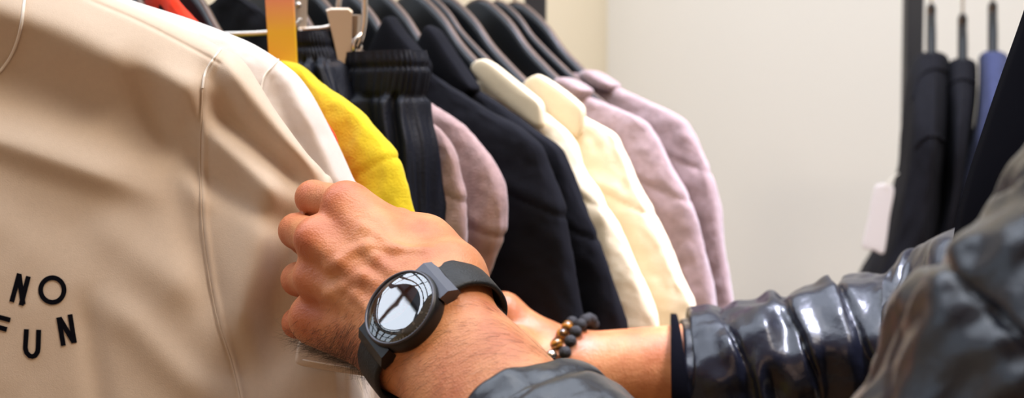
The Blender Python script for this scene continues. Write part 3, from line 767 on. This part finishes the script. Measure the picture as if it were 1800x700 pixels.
# ------------------------------------------------------------------ SDF modelling
def seg(p, a, b, ra, rb):
    a, b = np.asarray(a, float), np.asarray(b, float); ab = b-a
    t = np.clip(((p-a)@ab)/ab.dot(ab), 0, 1)
    return np.linalg.norm(p-a-t[..., None]*ab, axis=-1)-(ra+(rb-ra)*t)
def ell(p, c, r, Rm=None):
    q = p-np.asarray(c)
    if Rm is not None: q = q@np.asarray(Rm).T
    r = np.asarray(r, float); k0 = np.linalg.norm(q/r, axis=-1); k1 = np.linalg.norm(q/(r*r), axis=-1)
    return k0*(k0-1)/np.maximum(k1, 1e-9)
def smin(a, b, k):
    h = np.clip(.5+.5*(b-a)/k, 0, 1); return b+(a-b)*h-k*h*(1-h)
def surface_nets(fn, lo, hi, h):
    lo, hi = np.array(lo, float), np.array(hi, float); n = np.ceil((hi-lo)/h).astype(int)+1
    ax = [lo[i]+h*np.arange(n[i]) for i in range(3)]
    val = np.empty(n, np.float32)
    for i in range(0, n[0], 16):
        g = np.stack(np.meshgrid(ax[0][i:i+16], ax[1], ax[2], indexing='ij'), -1); val[i:i+16] = fn(g)
    ins = val < 0
    cs = np.zeros(n-1, np.int32); acc = np.zeros(tuple(n-1)+(3,), np.float32); cnt = np.zeros(n-1, np.float32)
    idx = [np.arange(n[k]-1) for k in range(3)]
    corners = [(a, b, c) for a in (0, 1) for b in (0, 1) for c in (0, 1)]
    def sl(c): return tuple(slice(c[k], n[k]-1+c[k]) for k in range(3))
    for i, c1 in enumerate(corners):
        for c2 in corners[i+1:]:
            if sum(abs(u-v) for u, v in zip(c1, c2)) != 1: continue
            v1, v2 = val[sl(c1)], val[sl(c2)]; m = (v1 < 0) != (v2 < 0)
            t = np.where(m, v1/np.where(m, v1-v2, 1), 0)
            for k in range(3): acc[..., k] += np.where(m, c1[k]+t*(c2[k]-c1[k]), 0)
            cnt += m
    act = cnt > 0; vid = -np.ones(tuple(n-1), np.int64); vid[act] = np.arange(act.sum())
    cell = np.argwhere(act); pos = lo+h*(cell+acc[act]/cnt[act][:, None])
    faces = []
    for axis in range(3):
        o1, o2 = [(1, 2), (2, 0), (0, 1)][axis]
        s1 = [slice(None)]*3; s2 = [slice(None)]*3; s1[axis] = slice(0, n[axis]-1); s2[axis] = slice(1, n[axis])
        a, b = ins[tuple(s1)], ins[tuple(s2)]
        e = np.argwhere(a != b); e = e[(e[:, o1] > 0) & (e[:, o2] > 0) & (e[:, o1] < n[o1]-1) & (e[:, o2] < n[o2]-1)]
        d1_ = np.zeros(3, int); d1_[o1] = 1; d2_ = np.zeros(3, int); d2_[o2] = 1
        q = np.stack([vid[tuple((e-d1_-d2_).T)], vid[tuple((e-d2_).T)], vid[tuple(e.T)], vid[tuple((e-d1_).T)]], 1)
        flip = ~a[tuple(e.T)]; q[flip] = q[flip][:, ::-1]; faces.append(q)
    return pos, np.vstack(faces)

# ------------------------------------------------------------------ the left arm (with the watch)
WR = Q(-.0382, -.0663, .696)
WN = nrm(V3(-.50, .50, .707)); WE = nrm(V3(.70, .714, .0)); WE = nrm(WE-WN*WE.dot(WN)); WA = np.cross(WE, WN)
if WA.dot(V3(.5, -.5, .7)) < 0: WA = -WA          # along the forearm towards the elbow
ELB = WR+WA*.265
ELB = Q(.098, -.196, .512)
SHL = Q(.285, .005, .44); SHR = Q(.50, .02, .76); ELR = Q(.285, -.108, .965)
hn = nrm(V3(-.47, 0.1, .88))
mcp = [P(610, 360, .738), P(562, 421, .729), P(558, 489, .734), P(553, 556, .745)]
pip = [P(550, 348, .770), P(521, 406, .767), P(524, 491, .770), P(523, 568, .772)]
dip = [P(590, 392, .795), P(560, 445, .795), P(562, 510, .795), P(556, 572, .793)]
tip = [P(640, 410, .785), P(612, 450, .780), P(608, 510, .780), P(596, 566, .782)]
rf = [(.0122, .0092, .0085, .0075), (.0124, .0092, .0086, .0078), (.0115, .0088, .0082, .0074), (.0102, .0080, .0073, .0066)]
car = [P(742, 515, .705), P(728, 540, .702), P(712, 565, .703), P(700, 590, .708)]
def flush_of(v, pts, r):
    f = np.zeros(len(v))
    for p, s in pts: f = np.maximum(f, s*np.exp(-(np.linalg.norm(v-p, axis=1)/r)**2))
    return f
VEINS, VR = [], .0013
def arm_left(p):
    d = seg(p, WR+WE*.0115, ELB+WE*.012, .0195, .032); d = smin(d, seg(p, WR-WE*.0115, ELB-WE*.012, .0195, .032), .02)
    d = smin(d, seg(p, WR+WE*.010+WN*.003-WA*.004, WR-WE*.012+WN*.002-WA*.004, .0185, .0195), .012)
    palm = None
    for i in range(4):
        s = seg(p, car[i], mcp[i], .0165, rf[i][0])
        palm = s if palm is None else smin(palm, s, .009)
    palm = smin(palm, seg(p, P(690, 575, .722), P(600, 470, .755), .017, .013), .012)       # palm mass
    palm = smin(palm, seg(p, P(683, 602, .714), P(556, 566, .75), .0165, .0125), .010)        # outer edge
    palm = smin(palm, seg(p, P(790, 480, .712), P(752, 424, .742), .0175, .0125), .012)      # thumb base
    palm = smin(palm, seg(p, P(735, 435, .735), P(630, 378, .752), .0130, .0115), .014)     # web
    fing = None
    for i in range(4):
        r = rf[i]
        s = seg(p, mcp[i]+(pip[i]-mcp[i])*.25-hn*.004, pip[i], r[0]*.84, r[1]); s = smin(s, seg(p, pip[i], dip[i], r[1], r[2]), .003); s = smin(s, seg(p, dip[i], tip[i], r[2], r[3]), .003)
        fing = s if fing is None else np.minimum(fing, s)
    th = seg(p, P(752, 424, .742), P(700, 402, .785), .0122, .0108); th = smin(th, seg(p, P(700, 402, .785), P(640, 396, .806), .0108, .0088), .004)
    fing = np.minimum(fing, th)
    hand = smin(palm, fing, .0028)
    # knuckle tops and tendons
    for i in range(4):
        hand = smin(hand, ell(p, mcp[i]+hn*.0045, (.0088,)*3), .007)
        a_, b_ = mcp[i]+hn*(rf[i][0]*.86), car[i]+hn*.0155
        hand = smin(hand, seg(p, a_, a_*.35+b_*.65, .0028, .0015), .008)
    d = smin(d, hand, .022)
    for ch in VEINS:
        for a_, b_ in zip(ch[:-1], ch[1:]): d = smin(d, seg(p, a_, b_, VR, VR), .0045)
    return d
def on_skin(px, py):
    ds = np.linspace(.62, .80, 400); v = arm_left(P(px, py, ds)); k = int(np.argmax(v < 0)); return P(px, py, ds[k]+.0013)
VEINS = [[on_skin(*q) for q in ch] for ch in ([(748, 442), (700, 441), (650, 434), (622, 444), (598, 462), (578, 470)], [(690, 478), (662, 456), (640, 436)],
         [(650, 545), (628, 520), (606, 505), (578, 516)], [(662, 500), (640, 486), (606, 505)], [(640, 400), (668, 420), (700, 441)])]
def bounds(pts, pad):
    a = np.array(pts); return a.min(0)-pad, a.max(0)+pad
lo, hi = bounds(mcp+pip+dip+tip+[WR, WR+WA*.15, P(752, 424, .742)], .03)
vL, fL = surface_nets(arm_left, lo, hi, .0015)
flL = flush_of(vL, [(p+hn*.012, .55) for p in mcp]+[(p, .75) for p in pip], .013)
# ------------------------------------------------------------------ right arm (with the bracelets)
RW = P(985, 667, .99); RD = nrm(ELR-RW)
rm = [P(885, 549, .985), P(868, 585, 1.0), P(868, 622, 1.005), P(882, 655, 1.005)]
rp = [P(800, 535, 1.000), P(785, 590, 1.01), P(790, 640, 1.01), P(812, 680, 1.005)]
rd = [P(750, 560, .985), P(740, 612, .985), P(750, 660, .985), P(775, 695, .985)]
rt = [P(745, 600, .965), P(735, 640, .962), P(748, 685, .962), P(775, 715, .965)]
def arm_right(p):
    u = nrm(UP-RD*UP.dot(RD))
    d = seg(p, RW+u*.008, ELR, .0235, .036); d = smin(d, seg(p, RW-u*.010, ELR-u*.01, .0215, .034), .02)
    palm = None
    cr = [P(965, 625, .985), P(962, 645, .99), P(962, 668, .99), P(965, 690, .985)]
    for i in range(4):
        s = seg(p, cr[i], rm[i], .017, .0135); palm = s if palm is None else smin(palm, s, .01)
    fing = None
    for i in range(4):
        s = seg(p, rm[i], rp[i], .0118, .0098); s = smin(s, seg(p, rp[i], rd[i], .0098, .0086), .003); s = smin(s, seg(p, rd[i], rt[i], .0086, .0075), .003)
        fing = s if fing is None else np.minimum(fing, s)
    t0, t1_, t2_, t3_ = P(950, 640, .965), P(905, 610, .958), P(865, 612, .955), P(830, 630, .953)
    th = smin(seg(p, t1_, t2_, .0118, .0105), seg(p, t2_, t3_, .0105, .0085), .004)
    palm = smin(palm, seg(p, t0, t1_, .016, .0125), .014)
    hand = smin(palm, np.minimum(fing, th), .007)
    return smin(d, hand, .025)
lo, hi = bounds(rm+rp+rd+rt+[RW, RW+RD*.12], .04)
vR, fR = surface_nets(arm_right, lo, hi, .0024)
flR = flush_of(vR, [(p, .5) for p in rm]+[(p, .6) for p in rp], .014)
# ------------------------------------------------------------------ torso, upper arms, head, legs
MID = (SHL+SHR)/2; SD = nrm((SHR-SHL)*[1, 1, 0]); FW = np.array([-SD[1], SD[0], 0])
if FW[0] > 0: FW = -FW
HIP = np.array([MID[0], MID[1], .93])+FW*-.02
HEAD = MID+UP*.255+FW*.05
def torso(p):
    d = seg(p, ELB, SHL, .038, .046); d = smin(d, seg(p, SHL, MID+UP*.01, .046, .06), .05)
    d = smin(d, smin(seg(p, ELR, SHR, .038, .046), seg(p, SHR, MID+UP*.01, .046, .06), .05), .05)
    d = smin(d, seg(p, WR+WA*.12, ELB, .031, .038), .02); d = smin(d, seg(p, RW+RD*.09, ELR, .032, .038), .02)
    for s in (-1, 1):
        d = smin(d, seg(p, MID+SD*.085*s-UP*.08, HIP+SD*.075*s, .082, .09), .05)
        kn = np.array([*(HIP+SD*.10*s)[:2], .48])+FW*.02; an = np.array([*(HIP+SD*.11*s)[:2], .07])
        d = smin(d, seg(p, HIP+SD*.09*s-UP*.02, kn, .085, .058), .04); d = smin(d, seg(p, kn, an, .056, .036), .03)
        d = smin(d, seg(p, an, an*[1, 1, 0]+UP*.035+FW*.14, .036, .03), .03)
    d = smin(d, seg(p, MID+UP*.02, HEAD-UP*.09, .062, .055), .04)
    Rm = np.stack([SD, FW, UP])
    hd = ell(p, HEAD+UP*.02-FW*.01, (.076, .096, .105), Rm)
    hd = smin(hd, ell(p, HEAD-UP*.055+FW*.03, (.058, .062, .062), Rm), .04)
    hd = smin(hd, seg(p, HEAD+UP*.015+FW*.085, HEAD-UP*.025+FW*.108, .009, .014), .012)
    for s in (-1, 1):
        hd = smin(hd, ell(p, HEAD+SD*.078*s-FW*.005-UP*.005, (.010, .018, .032), Rm), .008)
        e = ell(p, HEAD+SD*.032*s+FW*.094+UP*.012, (.016, .012, .010), Rm); hd = np.maximum(hd, -smin(e, e+.001, .001)*.6-.002)
    hd = smin(hd, seg(p, HEAD-UP*.058+FW*.088-SD*.018, HEAD-UP*.058+FW*.088+SD*.018, .006, .006), .006)
    return smin(d, hd, .02)
allp = [SHL, SHR, ELB, ELR, HEAD+UP*.1, HEAD-UP*.1, HIP, np.array([HIP[0], HIP[1], 0.0]), HIP+SD*.2, HIP-SD*.2, RW, WR+WA*.1]
lo, hi = bounds(allp, .14); lo[2] = -.02
vT, fT = surface_nets(torso, lo, hi, .008)
V_ = np.vstack([vL, vR, vT]); F_ = np.vstack([fL, fR+len(vL), fT+len(vL)+len(vR)])
person = mk('person', V_, F_, M['skin'])
person['label'] = 'person in a black puffer jacket reaching in with both hands to the tees'; person['category'] = 'person'
at = person.data.attributes.new('flush', 'FLOAT', 'POINT'); at.data.foreach_set('value', np.concatenate([flL, flR, np.zeros(len(vT))]).astype(np.float32))

# arm hair on hand edge and forearm
def hairs(n):
    cu = bpy.data.curves.new('arm_hair', 'CURVE'); cu.dimensions = '3D'; cu.bevel_depth = .00004; cu.bevel_resolution = 0
    e1 = vL[fL[:, 1]]-vL[fL[:, 0]]; e2 = vL[fL[:, 3]]-vL[fL[:, 0]]; nn = np.cross(e1, e2); nn /= np.linalg.norm(nn, axis=1)[:, None]+1e-12
    c = vL[fL].mean(1)
    s = (c-WR)@WA; e = (c-WR)@WE; nz = nn@WN
    tocam = -(nn@AF)
    dens = np.where(s > .016, .55, 0)*(tocam > -.3)
    hx = (c-CAMP)@AX/((c-CAMP)@AF)*F+900; hy = 350-(c-CAMP)@AU/((c-CAMP)@AF)*F
    dens = np.maximum(dens, np.exp(-(((hx-620)/75)**2+((hy-612)/42)**2))*3.6)
    dens = np.maximum(dens, np.exp(-(((hx-640)/70)**2+((hy-560)/60)**2))*.35*(tocam > 0))
    dens = dens/dens.sum(); pick = np.random.choice(len(c), n, p=dens)
    for i in pick:
        o = c[i]; nv = nn[i]; low = abs(hy[i]-612) < 60 and hx[i] < 700 and s[i] < .016
        dr = (-WE*.9-WA*.1 if low else -WE*.85-WA*.25)+np.random.normal(0, .22, 3)
        dr = nrm(dr-nv*dr.dot(nv)); L = np.random.uniform(.006, .012)*(1.35 if low else .9)
        sp_ = cu.splines.new('POLY'); sp_.points.add(3)
        for k in range(4):
            t = k/3; q = o+dr*L*t+nv*(L*(.32 if low else .18)*t*(1.15-.5*t)); sp_.points[k].co = (*q, 1); sp_.points[k].radius = (1.15 if low else .9)*(1-.75*t)
    cu.materials.append(M['hair']); o = bpy.data.objects.new('arm_hair', cu); C.objects.link(o); o.parent = person; o['kind'] = 'stuff'
hairs(3200)
# head hair, trousers, shoes
def hairf(p):
    Rm = np.stack([SD, FW, UP]); a = ell(p, HEAD+UP*.030-FW*.016, (.084, .104, .108), Rm)
    cut = (p-(HEAD+UP*.035+FW*.03))@nrm(UP*.75-FW*.66)
    return np.maximum(a+.004*vnoise(p[..., 0]*90, p[..., 1]*90, p[..., 2]*50, 4), -cut)
v, f = surface_nets(hairf, HEAD-.16, HEAD+.17, .006); mk('hair', v, f, M['hair'], person)
def trous(p):
    d = None
    for s in (-1, 1):
        kn = np.array([*(HIP+SD*.10*s)[:2], .48])+FW*.02; an = np.array([*(HIP+SD*.11*s)[:2], .10])
        e = smin(seg(p, HIP+SD*.085*s, kn, .105, .075), seg(p, kn, an, .075, .060), .03); d = e if d is None else smin(d, e, .04)
    return np.maximum(d, -(p[..., 2]-.07))
v, f = surface_nets(trous, [HIP[0]-.35, HIP[1]-.35, .02], [HIP[0]+.35, HIP[1]+.35, 1.12], .010); mk('trousers', v, f, M['trouser'], person)
for s in (-1, 1):
    an = np.array([*(HIP+SD*.11*s)[:2], 0])
    fn = lambda p: np.maximum(smin(seg(p, an+UP*.05-FW*.03, an+UP*.035+FW*.17, .048, .042), seg(p, an+UP*.09, an+UP*.05, .05, .05), .03), -p[..., 2])
    v, f = surface_nets(fn, an-[.3, .3, .01], an+[.3, .3, .2], .008); mk('shoe', v, f, M['shoe'], person)

# ------------------------------------------------------------------ puffer jacket
jacket = empty('puffer_jacket', MID); setparent(jacket, person)
jacket.location = Vector(MID)
def sleeve(name, path, seams, rows=420, nseg=160, seed=1, pucker=.0035, puff=.010, cuff=None, flat=None):
    """path rows: x,y,z,r ; seams: arc positions (m)"""
    path = np.array(path, float); q, s = catmull(path, rows); pts, rad = q[:, :3], q[:, 3]
    p, t, a, b = frames(pts)
    ph = np.linspace(0, 2*PI, nseg, endpoint=False)
    Sg, Pg = np.meshgrid(s, ph, indexing='ij')
    # seams wobble slightly
    wob = .004*np.sin(Pg*2+seed)+.003*fbm(np.cos(Pg)*2, np.sin(Pg)*2, Sg*4, seed)
    se = np.array([-1.]+list(seams)+[9.])
    Sw = Sg+wob
    i = np.clip(np.searchsorted(se, Sw)-1, 0, len(se)-2); l, r_ = se[i], se[i+1]
    dist = np.minimum(Sw-l, r_-Sw); half = np.minimum((r_-l)/2, .011)
    u = np.clip(dist/half, 0, 1)
    prof = puff*(np.sqrt(np.clip(1-(1-u)**2, 0, 1))-1)
    near = np.exp(-dist/.014)
    cx, sx = np.cos(Pg)*rad[:, None]*100, np.sin(Pg)*rad[:, None]*100
    wr = vnoise(cx*.32, sx*.32, Sg*75+i*5.3, seed)
    wr2 = vnoise(cx*.7, sx*.7, Sg*110+i*3, seed+4)
    dis = prof+pucker*(near*.6+.4)*wr*np.clip(u*3, 0, 1)*1.6+pucker*.45*near*wr2*np.clip(u*4, 0, 1)
    dis += .004*fbm(cx*.25, sx*.25, Sg*9, seed+8)
    big = sstep(.26, .34, Sg)
    dis += big*(.0055*np.abs(fbm(cx*.28+Sg*9, sx*.28-Sg*7, Sg*22, seed+12))-.002)*2.2
    R = rad[:, None]+dis
    v = p[:, None]+R[..., None]*(np.cos(ph)[None, :, None]*a[:, None]+np.sin(ph)[None, :, None]*b[:, None])
    V = v.reshape(-1, 3); f = gridfaces(rows, nseg)
    # turned-in opening at the cuff
    inn = p[0]+(v[0]-p[0])*.80+t[0]*.03
    n0 = len(V); V = np.vstack([V, p[0]+(v[0]-p[0])*.9, inn]); k = np.arange(nseg); k2 = (k+1) % nseg
    f = np.vstack([f, np.stack([n0+k, n0+k2, k2, k], 1), np.stack([n0+nseg+k, n0+nseg+k2, n0+k2, n0+k], 1)])
    return mk(name, V, f, M['nylon'], jacket)
def row(p, r): return [*p, r]
# left sleeve
c0 = WR+WA*.080
sleeve('sleeve', [row(c0, .0445), row(WR+WA*.115, .053), row(WR+WA*.19, .058), row(ELB+V3(-.0, .005, .0), .066), row(ELB*.75+SHL*.25+V3(.012, -.012, 0), .076),
                  row(ELB*.4+SHL*.6, .088), row(SHL, .095), row(SHL*.7+MID*.3+UP*.0, .10)], [.021, .095, .155, .20, .25, .30, .35, .40, .46, .52], seed=3, puff=.005, rows=480, pucker=.0028)
# right sleeve
c1 = P(1192, 677, .985)
sleeve('sleeve', [row(c1, .046), row(P(1225, 678, .9845), .052), row(P(1320, 664, .982), .055), row(P(1430, 646, .978), .057), row(P(1560, 628, .972), .060), row(ELR+V3(.0, .004, 0), .066),
                  row(ELR*.7+SHR*.3+V3(-.01, -.005, 0), .076), row(ELR*.3+SHR*.7, .088), row(SHR, .095), row(SHR*.7+MID*.3, .10)], [.044, .086, .122, .152, .20, .25, .30, .36, .42, .48], seed=7, puff=.0055, pucker=.0050)
v, f = tube_geo([P(1182, 678, .9853), P(1188, 678, .985), P(1200, 677, .9848)], [.0490, .0500, .0495], 60); 
v2 = v
mk('cuff', v, gridfaces(3, 60).tolist(), M['lining'], jacket)
# torso of the jacket
BT = [(HIP+UP*.02, .165, .13), (HIP+UP*.15, .18, .14), (HIP+UP*.30, .19, .145), (MID-UP*.12, .195, .14), (MID-UP*.03, .175, .12), (MID+UP*.03, .12, .10), (MID+UP*.08, .085, .085), (MID+UP*.12, .085, .085)]
cen, s = catmull(np.array([[*c, a_, b_] for c, a_, b_ in BT]), 260)
ph = np.linspace(0, 2*PI, 140, endpoint=False); Sg, Pg = np.meshgrid(s, ph, indexing='ij')
u = np.abs(((Sg/.062) % 1)-.5)*2; pf = .014*(np.sqrt(np.clip(1-u**2, 0, 1))-1)+.004*fbm(np.cos(Pg)*6, np.sin(Pg)*6, Sg*30, 5)
v = cen[:, None, :3]+(np.cos(Pg)*(cen[:, 3:4]+pf))[..., None]*SD+(np.sin(Pg)*(cen[:, 4:5]+pf))[..., None]*FW
mk('jacket_body', v.reshape(-1, 3), gridfaces(260, 140), M['nylon'], jacket)
# open front edge hanging ahead of the chest
edge = [(1865, -130), (1826, -20), (1802, 50), (1770, 140), (1738, 235), (1711, 320), (1692, 400), (1684, 470), (1676, 600), (1672, 760), (1668, 950)]
q, _ = catmull(np.array([(x, y, 0) for x, y in edge], float), 90); cols = 30; V = []
for wd in range(cols):
    t = wd/(cols-1)
    A_ = P(q[:, 0], q[:, 1], .73)
    zt = A_[:, 2]; up = sstep(MID[2]-.05, MID[2]+.09, zt)[:, None]
    B_ = MID*[1, 1, 0]+FW*(.135-.06*up)+SD*.02+UP*zt[:, None]
    e_ = t**1.15
    V.append(A_*(1-e_)+B_*e_-AF*(.022*math.sin(t*PI))+AF*(.006*np.sin(q[:, 1]/60+t*4)*t*(1-t))[:, None])
v = np.stack(V, 1); nr_, ncl = v.shape[:2]
back = v+AF*.012; back[:, 0] = v[:, 0]+AF*.006-AX*.002
loop = np.concatenate([v, back[:, ::-1]], 1)
mk('open_front', loop.reshape(-1, 3), gridfaces(nr_, 2*ncl), M['lining'], jacket)

# ------------------------------------------------------------------ wrist watch
WC = Q((703-900)/F*.675, (350-541)/F*.675, .675)
watch = empty('wrist_watch', WC, 'black wrist watch with dark leather strap on the gripping hand\'s wrist', 'watch')
def wl(a, e, n): return WC+WA*a+WE*e+WN*n
def lathe(name, prof, m, nseg=72, smooth=True):
    ph = np.linspace(0, 2*PI, nseg, endpoint=False); V = []
    for r, h in prof: V.append(np.stack([wl(r*math.cos(t), r*math.sin(t), h) for t in ph]))
    f = gridfaces(len(prof), nseg); V = np.vstack(V)
    q = V[f[len(f)-nseg//2]]
    if np.cross(q[1]-q[0], q[3]-q[0]).dot(WN if name != 'case' else WN) < 0 and np.linalg.norm(np.cross(q[1]-q[0], q[3]-q[0])) > 0: f = f[:, ::-1]
    o = mk(name, V, f.tolist(), m, watch, smooth)
    return o
RC = .0198
o = lathe('case', [(0.0001, -.0105), (RC*.93, -.0105), (RC*1.0, -.0095), (RC*1.03, -.006), (RC*1.03, -.001), (RC*1.0, .0003), (RC*.96, .0007)], M['case'])
lathe('bezel', [(RC*1.0, .0002), (RC*.99, .0010), (RC*.965, .0013), (RC*.935, .0008), (RC*.925, -.0006), (RC*.90, -.0022)], M['lug'])
lathe('dial', [(RC*.92, -.0020), (RC*.5, -.0020), (.00001, -.0020)], M['dial'])
lathe('crystal', [(RC*.945, .0004), (RC*.92, .0008), (RC*.6, .00095), (RC*.3, .00103), (.00001, .00105)], M['glass'])
def bar(mb, a0, e0, a1, e1, w, n=-.0018, h=.0003):
    dx, dy = a1-a0, e1-e0; L = math.hypot(dx, dy); nx, ny = -dy/L*w/2, dx/L*w/2
    pts = [(a0+nx, e0+ny), (a1+nx, e1+ny), (a1-nx, e1-ny), (a0-nx, e0-ny)]
    mb.add([wl(a, e, n) for a, e in pts]+[wl(a, e, n+h) for a, e in pts], [(0, 1, 2, 3), (4, 7, 6, 5), (0, 4, 5, 1), (1, 5, 6, 2), (2, 6, 7, 3), (3, 7, 4, 0)])
mb = MB()
for i in range(60):
    t = i/60*2*PI; r0 = RC*(.80 if i % 5 else .76); bar(mb, r0*math.cos(t), r0*math.sin(t), RC*.88*math.cos(t), RC*.88*math.sin(t), .00022 if i % 5 else .0005)
for i in range(12):
    t = i/12*2*PI; bar(mb, RC*.58*math.cos(t), RC*.58*math.sin(t), RC*.66*math.cos(t), RC*.66*math.sin(t), .0011)
mb.obj('hour_markers', M['white_mark'], watch)
for nm, t, L, w_ in (('hour_hand', 2.5, .0085, .0009), ('minute_hand', 1.2-PI, .013, .0007)):
    mb = MB(); bar(mb, -.002*math.cos(t), -.002*math.sin(t), L*math.cos(t), L*math.sin(t), w_, -.0013); mb.obj(nm, M['white_mark'], watch)
# lugs
for s in (1, -1):
    mb = MB()
    for a_ in (0,):
        w0, w1 = .0125, .0108
        pr = [(RC*.86, -.002), (RC*1.12, -.0025), (RC*1.30, -.0065), (RC*1.30, -.0098), (RC*.86, -.0098)]
        v = [wl(-w0 if k == 0 else w0, s*e, n) for k in (0, 1) for e, n in pr]; n5 = 5
        ff = [(0, 1, 2, 3, 4), (9, 8, 7, 6, 5)]+[(i, 5+i, 5+(i+1) % 5, (i+1) % 5) for i in range(5)]
        mb.add(v, ff)
    mb.obj('lug', M['lug'] if s > 0 else M['case'], watch)
# strap: two lengths round the wrist
def strap(s):
    # local 2D (e, n) loop under the wrist
    cx, cn = 0.0, -.0305
    e0 = np.array([s*RC*1.24, -.0075])
    pts = [e0, (s*.0315, -.0125), (s*.0368, -.022), (s*.0375, -.032), (s*.034, -.043), (s*.025, -.051), (s*.012, -.0555), (-s*.001, -.0565)]
    q, _ = catmull(np.array([(a, b_, 0) for a, b_ in pts], float), 60); q = q[:, :2]
    t = np.gradient(q, axis=0); t /= np.linalg.norm(t, axis=1)[:, None]; n = np.stack([t[:, 1], -t[:, 0]], 1)*s
    n = -n if (n[10][0]*s < 0) else n
    w = np.linspace(.0108, .0092, 60); V = []
    prof = [(-1, -.0009), (-.98, .0008), (-.85, .0014), (0, .0016), (.85, .0014), (.98, .0008), (1, -.0009), (0, -.0012)]
    Ve = []
    for i in range(60):
        V += [wl(k*w[i], *(q[i]+n[i]*h)) for k, h in prof]
        Ve.append((wl(-w[i]*1.0, *(q[i]+n[i]*.0001)), wl(w[i]*1.0, *(q[i]+n[i]*.0001))))
    o = mk('strap', np.array(V), gridfaces(60, 8).tolist()+[list(range(8)), [59*8+k for k in range(8)][::-1]], M['leather'], watch)
    for k in (0, 1):
        tube('strap_edge', [e[k] for e in Ve], .00085, M['strap_edge'] if k == 0 else M['leather'], o, 6)
strap(1); strap(-1)
v, f = tube_geo([wl(-RC*.98, 0, -.005), wl(-RC*1.12, 0, -.005)], .0022, 16); mk('crown', v, f, M['case'], watch)

# ------------------------------------------------------------------ bead bracelets on the right wrist
import bmesh
bm = bmesh.new(); bmesh.ops.create_uvsphere(bm, u_segments=20, v_segments=12, radius=.0043)
def beadmesh(nm, m):
    me = bpy.data.meshes.new(nm); bm.to_mesh(me); me.materials.append(M[m]); me.polygons.foreach_set('use_smooth', [True]*len(me.polygons)); return me
bl, bt, bs = beadmesh('lava_bead', 'lava'), beadmesh('tiger_eye_bead', 'tiger'), beadmesh('silver_bead', 'silver')
def bracelet(center, u, w_, label, kinds, seed):
    root = empty('bead_bracelet', center, label, 'bracelet', 'bead bracelets on the far wrist')
    n = len(kinds)
    for i, kd in enumerate(kinds):
        t = i/n*2*PI
        p = center+u*math.cos(t)+w_*math.sin(t)
        o = bpy.data.objects.new({'l': 'lava_bead', 't': 'tiger_eye_bead', 's': 'silver_bead'}[kd], {'l': bl, 't': bt, 's': bs}[kd]); C.objects.link(o)
        o.location = Vector(p); o.rotation_euler = (seed+i, i*1.3, i*.7); setparent(o, root)
    tube('cord', [center+u*math.cos(t)+w_*math.sin(t) for t in np.linspace(0, 2*PI, 60)], .0008, M['lining'], root, 6)
BC = P(990, 662, .985)
BU, BW = V3(.012, .0385, -.004), V3(-.012, .003, .0375)
bracelet(BC-RD*.003, BU, BW, 'bracelet with glossy brown tiger-eye beads, the one nearer the hand', list('lltttslllllllllllllllllllll'), 1)
bracelet(BC+RD*.0058, BU*1.02, BW*1.02, 'bracelet of matte black lava beads only, the one nearer the sleeve', list('llllllllllllllllllllllllllll'), 2)
bm.free()
